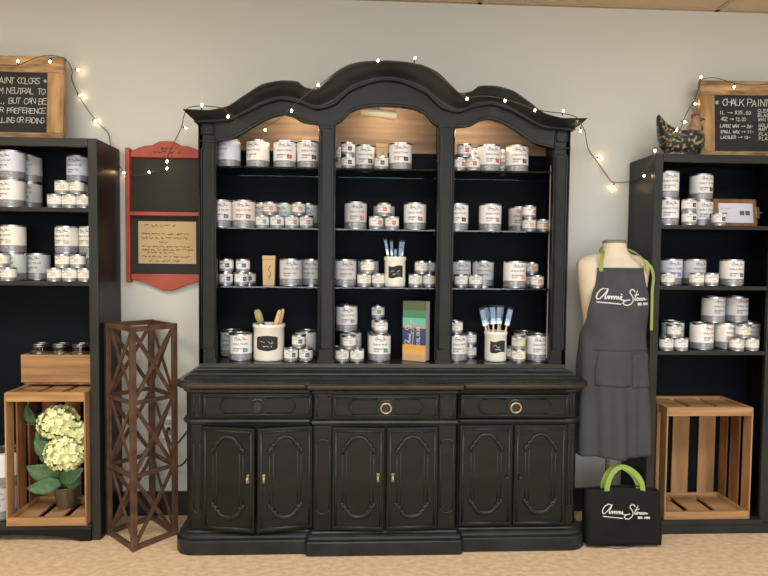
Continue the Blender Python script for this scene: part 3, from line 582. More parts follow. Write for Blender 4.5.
# ------------------------------------------------------------ crocks and brushes
def crock(px, Y, z, r, h, label, kind, seed):
    p = at(px, pyz(z+h/2, Y), Y=Y)
    e = empty('brush_crock', label, 'crock', (p.x, Y, z+.0006)); b = MB()
    b.lathe([(0.0005, 0), (r*.95, 0), (r*.98, .006), (r, .012), (r, h-.020), (r*1.06, h-.016), (r*1.07, h-.008), (r*1.04, h), (r*.96, h-.001), (r*.93, h-.006), (r*.92, .012), (.0005, .010)], 32, smooth=True)
    b.build('crock_body', CREAM, e)
    cyl = lambda d: (lambda x, zz: ((r+d)*math.sin(x/r), -(r+d)*math.cos(x/r), zz))
    W = r*.72; H = h*.19; zc = h*.50; b = MB(); n = 12; c0 = cyl(.0012)
    top = []; bot = []
    for i in range(n+1):
        u = -1+2*i/n; x = u*W
        if kind == 'plaque': t = H*(1-.16*(abs(u) > .85)*1)*(1+.08*math.cos(u*PI)); bb = -H*(1+.10*math.cos(u*PI)-.22*(abs(u) > .9))
        else: t = H*(1+.14*math.sin(u*PI)); bb = -H*(1-.14*math.sin(u*PI))
        top.append((x, zc+t)); bot.append((x, zc+bb))
    for i in range(n): b.add([c0(*bot[i]), c0(*bot[i+1]), c0(*top[i+1]), c0(*top[i])], [(0, 1, 2, 3)])
    l = b.build('chalk_label', SLATE, e)
    b = MB(); b.ribbons([[(x-W*.62, y+zc-H*.1) for x, y in L] for L in scribble(W*1.25, H*.42, seed)]+[[(x-W*.35, y+zc-H*.55) for x, y in L] for L in scribble(W*.8, H*.22, seed+5)], .0016, cyl(.002)); b.build('chalk_writing', CHALK, l)
    return e, p
def brush(cx, cy, zbase, r0, ang, lean, length, kind, label, group, tilt=0):
    M = Matrix.Translation((cx, cy, zbase)) @ Matrix.Rotation(ang, 4, 'Z') @ Matrix.Rotation(lean, 4, 'Y')
    e = bpy.data.objects.new('paintbrush', None); COL.objects.link(e); e.matrix_world = M; tag(e, label, 'paintbrush', group); e.empty_display_size = .03
    H = length
    wood = mat('brush_wood', s2l((214, 176, 132)), .55); pale = mat('brush_pale_wood', s2l((226, 206, 178)), .5); br = mat('brush_bristle', s2l((190, 176, 138)), .9)
    if kind == 'handle':      # bristles down in the crock, wooden handle up
        b = MB(); b.tube([(0, 0, H*.45), (0, 0, H*.6), (0, 0, H*.8), (0, 0, H*.95), (0, 0, H)], [.007, .0095, .012, .010, .005], 10); b.tube([(0, -.0118, H*.91), (0, .0118, H*.91)], .0022, 8, mi=1); b.build('handle', [wood, INK], e)
        b = MB(); b.tube([(0, 0, H*.25), (0, 0, H*.46)], .011, 10); b.build('ferrule', METAL, e)
        b = MB(); b.tube([(0, 0, .0), (0, 0, H*.26)], [.006, .011], 10); b.build('bristles', br, e)
    elif kind == 'round':     # fat bristle head up
        b = MB(); b.tube([(0, 0, 0), (0, 0, H*.45), (0, 0, H*.62)], [.006, .009, .013], 10); b.build('handle', wood, e)
        b = MB(); b.tube([(0, 0, H*.60), (0, 0, H*.72)], [.015, .017], 12); b.build('ferrule', METAL, e)
        b = MB(); b.tube([(0, 0, H*.71), (0, 0, H*.85), (0, 0, H*.96), (0, 0, H)], [.017, .019, .017, .011], 12); b.build('bristles', mat('brush_bristle_olive', s2l((186, 170, 118)), .9, var=.4, scale=(120, 120, 10)), e)
    else:                     # flat brush head up in a clear sleeve
        fw = .013 if kind == 'flat' else .007
        b = MB(); b.tube([(0, 0, 0), (0, 0, H*.3), (0, 0, H*.62)], [.004, .006, .004], 8); b.build('handle', pale, e)
        b = MB(); b.box(-fw, fw, -.004, .004, H*.60, H*.72); b.build('ferrule', METAL, e, bevel=.002)
        b = MB(); b.box(-fw*.95, fw*.95, -.0035, .0035, H*.72, H*.90); b.build('bristles', mat('white_bristle', (.6, .62, .66), .9), e)
        b = MB(); b.box(-fw*1.15, fw*1.15, -.0055, .0055, H*.66, H*.94); b.build('plastic_sleeve', mat('blue_sleeve_plastic', s2l((104, 138, 190)), .25, spec=.8), e)
        e.children[-1].data.materials[0] = SLEEVE
    return e
e, p = crock(269, -.205, .8678, .075, .180, 'cream crock with dark plaque holding wooden brushes, left bay bottom', 'plaque', 21)
brush(p.x+.012, p.y, .882, 0, 0, -.30, .245, 'round', 'thick round brush with olive bristles, leaning left in the left crock', 'brushes in the left crock')
brush(p.x-.008, p.y-.030, .882, 0, 0, .27, .245, 'handle', 'wooden brush handle at the front, leaning right in the left crock', 'brushes in the left crock')
brush(p.x+.006, p.y+.026, .882, 0, 0, .25, .245, 'handle', 'wooden brush handle leaning furthest right in the left crock', 'brushes in the left crock')
e, p = crock(395, -.205, SHZ[3], .052, .150, 'cream crock with wavy chalk label on the centre bay third shelf', 'wavy', 31)
for i, (dx, dy, ln, H, kd) in enumerate(((-.012, 0, -.17, .245, 'thin'), (-.010, .02, -.04, .235, 'thin'), (.0, -.018, .0, .19, 'thin'), (.012, .015, .11, .235, 'flat'), (.016, -.01, .06, .20, 'thin'))):
    brush(p.x+dx, p.y+dy, SHZ[3]+.014, 0, 0, ln, H, kd, ['tall narrow brush leaning furthest left in the centre crock', 'narrow tall brush left of middle in the centre crock', 'short upright brush in the centre crock', 'flat sleeved brush at the right in the centre crock', 'short narrow brush at the right front in the centre crock'][i], 'brushes in the centre crock')
e, p = crock(495.5, -.215, .8678, .055, .150, 'cream crock with wavy chalk label and blue sleeved brushes, right bay bottom', 'wavy', 41)
for i, (dx, dy, ln, H, kd) in enumerate(((-.020, -.01, -.22, .275, 'flat'), (-.014, .018, -.13, .280, 'flat'), (-.008, -.02, -.06, .285, 'flat'), (.006, .0, .04, .283, 'flat'), (.012, .024, .10, .28, 'thin'), (.020, -.008, .20, .278, 'flat'))):
    brush(p.x+dx, p.y+dy, .882, 0, 0, ln, H, kd, ['sleeved brush fanned furthest left in the right crock', 'sleeved brush second from left, at the back of the right crock', 'sleeved brush left of middle at the front of the right crock', 'upright sleeved brush in the middle of the right crock', 'narrow brush right of middle at the back of the right crock', 'sleeved brush leaning furthest right in the right crock'][i], 'brushes in the right crock')
# kraft boxes
def kraftbox(px, Y, z, w, d, h, label):
    p = at(px, pyz(z+h/2, Y), Y=Y); b = MB(); b.prism([(-w/2*.88, 0), (w/2*.88, 0), (w/2, h), (-w/2, h)], -d/2, d/2); b.box(-w/2*.96, w/2*.96, -d/2-.001, d/2+.001, h-.02, h-.0185, 1)
    b.ribbons([[(x*.5+.004, y) for x, y in L] for L in [[(0, .03), (.01, .06), (-.01, .08), (.008, .10)], [(-.012, .045), (.012, .05)]]], .003, lambda x, z: (x, -d/2-.0012, z), 1)
    o = b.build('kraft_box', [KRAFT, mat('kraft_dark_line', s2l((120, 88, 54)), .9)], None, loc=(p.x, Y, z+.0006)); tag(o, label, 'box'); return o  # darker brown for the line near the top and the print on the front
kraftbox(269.3, -.20, SHZ[3], .062, .045, .148, 'tall kraft paper box among tins on the left bay third shelf')
kraftbox(381.8, -.16, SHZ[1], .058, .040, .142, 'kraft paper box behind a small tin on the centre bay top shelf')
# colour book
p = at(417, 330, Y=-.215)
e = empty('book', 'thick book with green, teal, navy and orange bands, standing in the centre bay bottom', 'book', (p.x-.004, -.222, .8688), math.radians(-29))
b = MB(); W, T, H = .124, .056, .298
b.box(-W/2+.003, W/2-.002, -T/2+.003, T/2-.003, .003, H-.003); b.build('page_block', mat('paper_pages', s2l((230, 229, 226)), .8, var=.2, scale=(3, 260, 3)), e)
bands = [(0, .11, (196, 160, 122)), (.11, .19, (212, 170, 96)), (.19, .27, (222, 156, 62)), (.27, .42, (52, 66, 112)), (.42, .55, (60, 68, 98)), (.55, .60, (176, 152, 136)), (.60, .72, (110, 182, 166)), (.72, .85, (72, 132, 100)), (.85, 1.0, (86, 98, 62))]
b = MB(); ms = []
for i, (a_, c_, col) in enumerate(bands):
    ms.append(mat('book_band_%s' % 'abcdefghi'[i], s2l(col), .4)); b.box(-W/2, W/2, -T/2, -T/2+.003, H*a_, H*c_, i)
b.build('front_cover', ms, e)
b = MB(); b.box(-W/2, W/2, T/2-.003, T/2, 0, H); b.box(-W/2, -W/2+.003, -T/2+.003, T/2-.003, 0, H); b.build('back_cover', mat('book_back_cloth', s2l((60, 70, 88)), .5), e)
b = MB(); q = logo(.13, False); b.ribbons([[(-y*1.2+.0, x+.075) for x, y in L] for L in q], .0032, lambda x, z: (x, -T/2-.0006, z))
q, wd = strokes('COLOUR', .016, adv=6.0); b.ribbons([[(-y+.030, x+.08) for x, y in L] for L in q], .0035, lambda x, z: (x, -T/2-.0006, z)); b.build('cover_lettering', PRINTL, e)

# ------------------------------------------------------------ clipboard on right bookcase
a_ = at(712, 196, Y=-.15); c_ = at(759, 226, Y=-.15)
x0, x1 = a_.x, c_.x-.015; z0 = 1.5587; H = .150
e = empty('clipboard', 'wooden clipboard on its side with white card, on the right bookcase top shelf', 'clipboard', ((x0+x1)/2, -.16, z0)); e.rotation_euler = (-.14, 0, 0)
W = (x1-x0); b = MB(); b.box(-W/2, W/2, -.006, .006, .0, H); b.build('board', OAKD, e, bevel=.006)
b = MB(); b.box(-W/2+.035, W/2-.025, -.0085, -.0065, .022, H-.025); c = b.build('card', mat('white_card', s2l((214, 210, 218)), .6), e)
b = MB()
for k in (0, 1): b.box(W/2-.085+k*.030-.012, W/2-.085+k*.030+.012, -.0095, -.0088, .062, .085)
b.ribbons([[(x-W/2+.05, y+.095) for x, y in L] for L in scribble(.05, .005, 8)], .0012, lambda x, z: (x, -.009, z))
b.ribbons([[(x-W/2+.05, y+.06) for x, y in L] for L in scribble(.035, .005, 18)], .0012, lambda x, z: (x, -.009, z)); b.build('card_print', PRINT, c)
b = MB(); b.box(W/2-.014, W/2+.006, -.016, -.007, .045, .105); b.tube([(W/2, -.012, .075), (W/2+.020, -.018, .075)], [.006, .004], 8); b.build('clip', BRASS, e, bevel=.003)

# ------------------------------------------------------------ crates
def crate(label, x0, x1, y0, y1, z0, z1, seed):
    """wooden crate stood on end: end frames top and bottom, slats running up the sides and back, open to the front"""
    rnd = random.Random(seed); c = (x0+x1)/2; W = x1-x0; D = y1-y0; H = z1-z0; e = empty('wooden_crate', label, 'crate', (c, y0, z0+.0006)); t = .012
    def j(): return rnd.uniform(-.002, .002)
    for zz, nm in ((0, 'bottom_end'), (H-.045, 'top_end')):
        b = MB(); hh = .045 if zz else .040
        b.box(-W/2+.004, W/2-.004, 0, .018, zz, zz+hh, 0); b.box(-W/2+.004, W/2-.004, D-.018, D, zz, zz+hh, 0)
        b.box(-W/2+.004, -W/2+.022, .018, D-.018, zz, zz+hh, 0); b.box(W/2-.022, W/2-.004, .018, D-.018, zz, zz+hh, 0)
        n = 3; gap = .030; wv = (W-.044-gap*(n-1))/n; zf = zz+.010 if zz == 0 else zz+hh-.022
        for k in range(n): xx = -W/2+.022+k*(wv+gap); b.box(xx, xx+wv, .018, D-.018, zf, zf+.012, 0)
        b.build(nm, OAKH, e, bevel=.002)
    for sx in (-1, 1):                                   # side slats
        for (ya, yb) in ((-.002, .062), (.092, .165), (.195, D-.002)):
            if yb-ya < .03: continue
            xa = sx*W/2; b = MB(); b.box(min(xa, xa-sx*.008)+0, max(xa, xa-sx*.008), ya, yb, .002+j(), H-.002+j()); b.build('side_slat', OAK if ya < .05 else OAKD, e, bevel=.0015)
    n = 3 if W > .4 else 3; bw = W/ n*.62
    for k in range(n):
        xx = -W/2+.03+k*(W-.06-bw)/(n-1); b = MB(); b.box(xx, xx+bw, D-.0, D+.008, .002+j(), H-.002+j()); b.build('back_slat', OAKD if k == 0 and W < .4 else OAK, e, bevel=.0015)
    return e
crate('upright pine crate framing the potted hydrangea on the left bookcase bottom', -1.641, -1.268, -.322, -.045, .086, .728, 3)
crate('empty upright pine crate on the bottom shelf of the right bookcase', 1.566, 2.012, -.300, -.040, .0735, .647, 5)
# planter box and jars
pa = at(21, 352, Y=-.22); pb = at(90, 380, Y=-.22)
zt = .7295; bx0, bx1 = at(21, 365, Y=-.15).x, -1.268; y0, y1 = -.152, -.026; h = .150
e = empty('wooden_box', 'low pine box of glass jars on top of the left crate', 'box', ((bx0+bx1)/2, (y0+y1)/2, zt)); W = bx1-bx0; D = y1-y0
b = MB(); b.box(-W/2, W/2, -D/2, -D/2+.012, .012, h); b.box(-W/2, W/2, D/2-.012, D/2, .012, h); b.box(-W/2, -W/2+.012, -D/2+.012, D/2-.012, .012, h); b.box(W/2-.012, W/2, -D/2+.012, D/2-.012, .012, h)
b.build('box_wall', OAKH, e, bevel=.002)
b = MB(); b.box(-W/2+.012, W/2-.0, -D/2+.004, D/2-.004, 0, .012); b.build('box_floor', OAKD, e, bevel=.002)
for i, px in enumerate((40, 61, 81)):
    p = at(px, 345, Y=-.089); r = .046; H = .198
    e = empty('glass_jar', ['leftmost glass jar in the pine box on the left crate', 'middle glass jar in the pine box on the left crate', 'rightmost glass jar in the pine box beside the bookcase post'][i], 'jar', (p.x, -.089, zt+.0126), 0, 'glass jars in the pine box')
    b = MB(); b.lathe([(.0005, 0), (r*.9, 0), (r, .006), (r, H*.72), (r*.93, H*.80), (r*.82, H*.86), (r*.82, H-.016), (r*.79, H-.016), (r*.79, H*.86), (r*.90, H*.79), (r*.96, H*.70), (r*.96, .008), (.0005, .006)], 24, smooth=True); b.build('jar_body', JARG, e)
    b = MB(); b.tube([(r*.83*math.cos(a), r*.83*math.sin(a), H-.014) for a in [2*PI*k/20 for k in range(20)]], .0032, 6, True); b.tube([(r*.85*math.cos(a), r*.85*math.sin(a), H-.024) for a in [2*PI*k/20 for k in range(20)]], .002, 6, True); b.build('jar_rim', METAL, e)

# ------------------------------------------------------------ hydrangea
p = at(66.5, 495, Y=-.145); pz = .086+.0235
hy = empty('potted_hydrangea', 'artificial pale yellow-green hydrangea in a grey metal pot inside the left crate', 'potted plant', (p.x, -.145, pz))
b = MB(); b.lathe([(.0005, 0), (.040, 0), (.042, .003), (.058, .105), (.060, .108), (.056, .108), (.054, .100), (.0005, .098)], 28, smooth=True)
b.build('pot', mat('brushed_pot_metal', s2l((150, 142, 130)), .35, .75), hy)
LEAF = mat('leaf_green', s2l((78, 112, 70)), .5, col2=s2l((48, 82, 54)), scale=(30, 30, 30)); STEM = mat('stem_green', s2l((78, 100, 58)), .6)
PET = mat('hydrangea_petal', s2l((244, 244, 200)), .7, col2=s2l((222, 228, 160)), scale=(60, 60, 60)); PETC = mat('petal_eye', s2l((168, 186, 92)), .7)
def loc(px, py, Y): q = at(px, py, Y=Y); return Vector((q.x-p.x, Y+.145, q.z-pz))
heads = [(loc(59, 422, -.235), .088, .076), (loc(65.5, 453, -.285), .088, .076), (loc(80, 433, -.225), .050, .048)]
for hi, (c, r, rzz) in enumerate(heads):
    b = MB(); N = 90 if hi < 2 else 40; rnd = random.Random(hi)
    b.lathe([(.001, -rzz*.8)]+[(r*.80*math.cos(a), rzz*.80*math.sin(a)) for a in [-PI/2+PI*k/8 for k in range(1, 8)]]+[(.001, rzz*.8)], 14, smooth=True, mi=0)
    for v in range(N):
        zf = 1-2*(v+.5)/N; th = v*2.39996; d = Vector((math.sqrt(1-zf*zf)*math.cos(th), math.sqrt(1-zf*zf)*math.sin(th), zf)); d = (d+Vector([rnd.uniform(-.12, .12) for _ in range(3)])).normalized()
        pos = Vector((d.x*r, d.y*r*.9, d.z*rzz))*rnd.uniform(.90, 1.06); q = d.to_track_quat('Z', 'Y').to_matrix().to_4x4(); M = Matrix.Translation(pos) @ q @ Matrix.Rotation(rnd.uniform(0, 6), 4, 'Z')
        s = rnd.uniform(.013, .018)
        for k in range(4):
            a = k*PI/2; R = M @ Matrix.Rotation(a, 4, 'Z'); pts = [(0, 0, .001), (s*.55, -s*.62, .002), (s*1.15, -s*.42, .006), (s*1.3, 0, .007), (s*1.15, s*.42, .006), (s*.55, s*.62, .002), (s*.75, 0, .0)]
            b.add([tuple(R @ Vector(x)) for x in pts], [(0, 1, 6), (1, 2, 6), (2, 3, 6), (3, 4, 6), (4, 5, 6), (5, 0, 6)], 0, True)
        b.add([tuple(M @ Vector(x)) for x in ((.002, 0, .003), (0, .002, .003), (-.002, 0, .003), (0, -.002, .003), (0, 0, .005))], [(0, 1, 4), (1, 2, 4), (2, 3, 4), (3, 0, 4)], 1)
    b.build('flower_head', [PET, PETC], hy, loc=c)
    b = MB(); q = c*.5+Vector((.01, .02, .02)); b.tube([(0, 0, .09), tuple(q), tuple(c)], .0035, 6); b.build('stem', STEM, hy)
def leaf(a, tip, wd, up=(0, -1, .3), droop=.02):
    a = Vector(a); tip = Vector(tip); ax = tip-a; L = ax.length; t = ax.normalized(); u = Vector(up); nrm = (u-t*u.dot(t)).normalized(); sd = t.cross(nrm); n = 10; vs = []; fs = []
    for i in range(n+1):
        s = i/n; w_ = wd*math.sin(PI*s**.8)**.85 if 0 < s < 1 else 0.0005; c = a+ax*s-Vector((0, 0, droop))*math.sin(PI*s*.5)**2+nrm*.01*math.sin(PI*s)
        for k in (-1, -.5, 0, .5, 1): vs.append(tuple(c+sd*w_*k+nrm*(abs(k)*w_*.28+.0015*math.sin(s*38)*abs(k))))
    for i in range(n):
        for k in range(4): fs.append((i*5+k, i*5+k+1, (i+1)*5+k+1, (i+1)*5+k))
    b = MB(); b.add(vs, fs, 0, True); b.tube([a, a+ax*.3-Vector((0, 0, droop*.2)), a+ax*.6-Vector((0, 0, droop*.65))], .0014, 5, mi=1); o = b.build('leaf', [LEAF, STEM], hy)
    s = o.modifiers.new('thick', 'SOLIDIFY'); s.thickness = .0008; return o
for (a, t, wd, Y0, Y1) in (((62, 478), (26, 462), .045, -.23, -.27), ((62, 484), (26, 484), .038, -.25, -.30), ((60, 482), (84, 464), .040, -.25, -.27), ((56, 455), (34, 436), .040, -.24, -.25), ((52, 452), (36, 426), .034, -.20, -.18), ((60, 462), (38, 450), .030, -.2, -.24), ((34, 425), (26, 400), .026, -.17, -.17), ((62, 480), (82, 478), .036, -.25, -.22), ((50, 440), (44, 410), .03, -.15, -.13)):
    leaf(loc(*a, Y0), loc(*t, Y1), wd)
b = MB(); b.tube([(0, 0, .09), loc(45, 440, -.19), loc(34, 425, -.17), loc(16, 423, -.2)], .0022, 6); b.build('stem', STEM, hy)

# ------------------------------------------------------------ lattice tower
tc = [(-1.017, -.424), (-.862, -.238), (-1.048, -.040), (-1.218, -.228)]; Ht = 1.050
cx_ = sum(q[0] for q in tc)/4; cy_ = sum(q[1] for q in tc)/4
tw = empty('lattice_tower', 'tall rusty brown open lattice tower standing beside the hutch', 'plant stand', (cx_, cy_, 0)); tc = [Vector((a-cx_, b_-cy_, 0)) for a, b_ in tc]
def tb(mb, a, b_, w, t, nrm):            # flat bar lying in the plane whose normal is nrm
    a = Vector(a); b_ = Vector(b_); d = (b_-a).normalized(); s = d.cross(nrm).normalized()*w/2; n = nrm*t/2
    vs = [tuple(q) for e_ in (a, b_) for q in (e_-s-n, e_+s-n, e_+s+n, e_-s+n)]
    mb.add(vs, [(0,1,2,3),(7,6,5,4),(0,4,5,1),(1,5,6,2),(2,6,7,3),(3,7,4,0)])
for i in range(4):
    d = tc[i].normalized(); s = Vector((-d.y, d.x, 0)); b = MB(); q = tc[i]*.965
    n1 = (tc[(i+1) % 4]-tc[i]).normalized(); n2 = (tc[(i-1) % 4]-tc[i]).normalized(); wv = .026
    P = [tc[i], tc[i]+n1*wv, tc[i]+n1*wv+n2*wv*.9, tc[i]+n2*wv]
    if (P[1]-P[0]).cross(P[3]-P[0]).z < 0: P = P[::-1]
    b.add([(v.x, v.y, 0.001) for v in P]+[(v.x, v.y, Ht) for v in P], [(3,2,1,0),(4,5,6,7)]+[(k, (k+1) % 4, (k+1) % 4+4, k+4) for k in range(4)]); b.build('corner_post', IRON, tw, bevel=.002)
lev = [.012, .350, .694, Ht-.012]
for i in range(4):
    a = tc[i]; c = tc[(i+1) % 4]; n = (c-a).cross(Vector((0, 0, 1))).normalized(); t = (c-a).normalized(); a2 = a+t*.013-n*.013; c2 = c-t*.013-n*.013
    for z in lev:
        b = MB(); tb(b, a2+Vector((0, 0, z)), c2+Vector((0, 0, z)), .024 if z in (lev[0], lev[-1]) else .018, .014, n); b.build('cross_rail', IRON, tw)
    for k in range(3):
        b = MB(); za, zb_ = lev[k], lev[k+1]
        tb(b, a2+Vector((0, 0, za)), c2+Vector((0, 0, zb_)), .018, .007, n); tb(b, a2-n*.006+Vector((0, 0, zb_)), c2-n*.006+Vector((0, 0, za)), .018, .007, n); b.build('cross_brace', IRON, tw)

# ------------------------------------------------------------ outlet, cord
p = at(168, 427, Y=0)
e = empty('wall_outlet', 'white double wall outlet behind the lattice tower', 'outlet', (p.x, 0, p.z))
b = MB(); b.box(-.050, .050, -.006, 0, -.060, .060); b.build('cover_plate', mat('ivory_plastic', s2l((236, 235, 228)), .4), e, bevel=.003)
b = MB()
for zz in (-.026, .026): b.box(-.020, .020, -.0075, -.006, zz-.015, zz+.015)
b.build('socket_face', mat('ivory_plastic_grey', s2l((176, 176, 166)), .4), e, bevel=.002)
def curve(pts, n=8):
    P = [Vector(q) for q in pts]; out = []
    for i in range(len(P)-1):
        p0 = P[max(0, i-1)]; p1 = P[i]; p2 = P[i+1]; p3 = P[min(len(P)-1, i+2)]
        for k in range(n):
            t = k/n; out.append(.5*((2*p1)+(-p0+p2)*t+(2*p0-5*p1+4*p2-p3)*t*t+(-p0+3*p1-3*p2+p3)*t**3))
    return out+[P[-1]]
pc = MB(); pc.tube([(p.x+.006, -.0085, p.z-.006), (p.x+.006, -.024, p.z-.006)], [.010, .008], 10)
pc.tube(curve([(p.x+.006, -.024, p.z-.006), (p.x+.008, -.04, p.z-.03), at(172, 446, Y=-.05), at(177, 444, Y=-.05), at(188, 431, Y=-.05), at(200, 421, Y=-.05)]), .005, 8)
pc.tube(curve([at(166, 462, Y=-.03), at(172, 464, Y=-.04), at(179, 466, Y=-.05), at(184, 463, Y=-.05), at(189, 457, Y=-.05), at(200, 450, Y=-.04)]), .005, 8)
tag(pc.build('power_cord', BASEB), 'black power cord running from the wall outlet behind the hutch', 'cord')

# ------------------------------------------------------------ red wall board
xr0, xr1, zr0, zr1 = -1.180, -.765, 1.285, 1.885; cxr = (xr0+xr1)/2
rb = empty('wall_display_board', 'red framed black display board with scalloped top on the wall', 'display board', (cxr, 0, zr0)); Wr = xr1-xr0; Hr = zr1-zr0
b = MB(); b.box(-Wr/2+.02, Wr/2-.02, -.012, -.001, 0, Hr+.01); b.build('chalk_panel', REDSHELF, rb)
b = MB(); b.box(-Wr/2, -Wr/2+.022, -.045, -.001, -.045, Hr+.045); b.build('side_rail', RED, rb, bevel=.003)
b = MB(); b.box(Wr/2-.022, Wr/2, -.045, -.001, -.045, Hr+.045); b.build('side_rail', RED, rb, bevel=.003)
hp = [(0, .085), (.03, .084), (.055, .074), (.075, .062), (.11, .060), (.14, .050), (.17, .036), (Wr/2-.022, .026)]
P = [(-x, Hr+z) for x, z in reversed(hp)]+[(x, Hr+z) for x, z in hp[1:]]+[(Wr/2-.022, Hr), (-Wr/2+.022, Hr)]
b = MB(); b.prism(P, -.030, -.001); hd = b.build('scalloped_header', RED, rb, bevel=.003)
b = MB()
b.ribbons([[(x-.05, y+Hr+.022) for x, y in L] for L in scribble(.10, .012, 77)]+[[(x-.028, y+Hr+.042) for x, y in L] for L in scribble(.055, .008, 78)]+[[(-.07, Hr+.03), (-.055, Hr+.022), (-.06, Hr+.034)], [(.055, Hr+.022), (.07, Hr+.03), (.06, Hr+.036)]], .003, lambda x, z: (x, -.0306, z))
b.build('header_lettering', REDINK, hd)
b = MB(); P = [(-Wr/2+.022, 0), (Wr/2-.022, 0), (Wr/2-.022, -.030), (.11, -.052), (.05, -.078), (.02, -.088), (-.02, -.088), (-.05, -.076), (-.11, -.050), (-Wr/2+.022, -.030)]; b.prism(P, -.032, -.001); b.build('pointed_apron', RED, rb, bevel=.003)
b = MB(); b.box(-Wr/2+.022, Wr/2-.022, -.050, -.001, .300, .320); b.build('ledge', RED, rb, bevel=.003)
a_ = at(138, 221, Y=-.02); c_ = at(196, 264, Y=-.02)
kc = empty('kraft_card', 'kraft paper card with dark handwriting on the red framed board', 'card', ((a_.x+c_.x)/2, -.014, c_.z)); W = c_.x-a_.x; H = a_.z-c_.z
b = MB(); b.box(-W/2, W/2, -.003, 0, 0, H); b.build('card_sheet', KRAFT, kc)
b = MB()
for (fx, fz, fw, fh, sd) in ((.10, .87, .55, .045, 1), (.06, .68, .82, .035, 2), (.05, .58, .84, .035, 3), (.36, .49, .14, .02, 4), (.08, .385, .82, .028, 5), (.08, .31, .86, .028, 6), (.16, .24, .46, .028, 7), (.06, .15, .84, .028, 8), (.18, .04, .55, .04, 9)):
    b.ribbons([[(x-W/2+fx*W, y+fz*H) for x, y in L] for L in scribble(fw*W, fh*H*1.2, 50+sd)], .0025, lambda x, z: (x, -.0036, z))
    if sd in (1, 3, 4, 7, 9): b.build('handwriting', INK, kc); b = MB()

# ------------------------------------------------------------ chalkboards
def chalkboard(label, x0, x1, z0, z1, fw, lines, tilt, bow):
    c = (x0+x1)/2; e = empty('chalkboard', label, 'chalkboard', (c, -.125, z0+.0008)); W = x1-x0; H = z1-z0; e.rotation_euler = (-.06, tilt, 0)
    b = MB(); b.box(-W/2+.01, W/2-.01, -.008, .004, .01, H-.01); pn = b.build('slate_panel', SLATE, e)
    b = MB(); b.box(-W/2, W/2, -.022, .006, H-fw, H); b.build('frame_board', BARN, e, bevel=.003)
    b = MB(); b.box(-W/2, W/2, -.022, .006, 0, fw*.62); b.build('frame_board', BARN, e, bevel=.003)
    for a_, b_ in ((-W/2, -W/2+fw), (W/2-fw, W/2)):
        b = MB(); b.box(a_, b_, -.020, .006, fw*.62+.0005, H-fw-.0005); b.build('frame_board', BARNV, e, bevel=.003)
    b = MB()
    for i, (txt, x, z, h, adv) in enumerate(lines):
        q, wd = strokes(txt, h, .45, i+3, .06, adv); xx = x if x is not None else 0
        b.ribbons([[(u+xx-c, v+z-z0) for u, v in L] for L in q], .0026 if h < .03 else .0036, lambda x, z: (x, -.0086, z))
        if i == 5: b.build('chalk_writing', CHALK, pn); b = MB()
    if b.v: b.build('chalk_writing', CHALK, pn)
    return e
def tx(px, py): q = at(px, py, Y=-.135); return q.x, q.z
def right(txt, px, py, h, adv):
    x, z = tx(px, py); _, wd = strokes(txt, h, 0, 1, 0, adv); return (txt, x-wd, z-h/2, h, adv)
def left(txt, px, py, h, adv): x, z = tx(px, py); return (txt, x, z-h/2, h, adv)
def fit(txt, pa, pb, py, h):
    xa, z = tx(pa, py); xb, _ = tx(pb, py); _, wd = strokes(txt, h, 0, 1, 0, 5.6); n = len(txt.replace(' ', '')); sp = txt.count(' ')
    adv = ((xb-xa)/(h/6)-3.6*sp)/n; return (txt, xa, z-h/2, h, adv)
chalkboard('wood framed chalkboard with handwriting on top of the left bookcase', -2.15, -1.441, 1.925, 2.352, .080,
 [fit('PAINT COLORS *', -7, 44.5, 79, .029), fit('M NEUTRAL TO', -3, 43.5, 89.5, .028), fit('L, BUT CAN BE', -4, 45, 99.8, .028), fit('YOUR PREFERENCE', -13, 44.5, 109.5, .025), fit('LLING OR FADING', -2, 42.5, 119.5, .026)], 0, 0)
L_ = [fit('* CHALK PAINT', 717.5, 772, 101, .034), fit('1L -> $35.00', 722, 754, 111.5, .018), fit('4OZ -> 12.00', 723, 748, 118, .018), fit('LARGE WAX -> 26-', 722, 755, 125.2, .016), fit('SMALL WAX -> 11-', 722, 755.5, 131, .015), fit('LACQUER -> 18-', 722, 752, 136.5, .015)]
L_ += [fit(t, 760.5, 760.5+len(t)*2.9, y, .016) for t, y in (('CLEAR', 110), ('BLACK', 114.5), ('WHITE', 119), ('GOLD', 125), ('MAP', 129), ('FLAT', 134), ('FLAX', 138.5))]
chalkboard('rustic wood framed chalkboard price list on the right bookcase behind the hen', 1.790, 2.42, 1.907, 2.322, .075, L_, math.radians(-.6), 0)

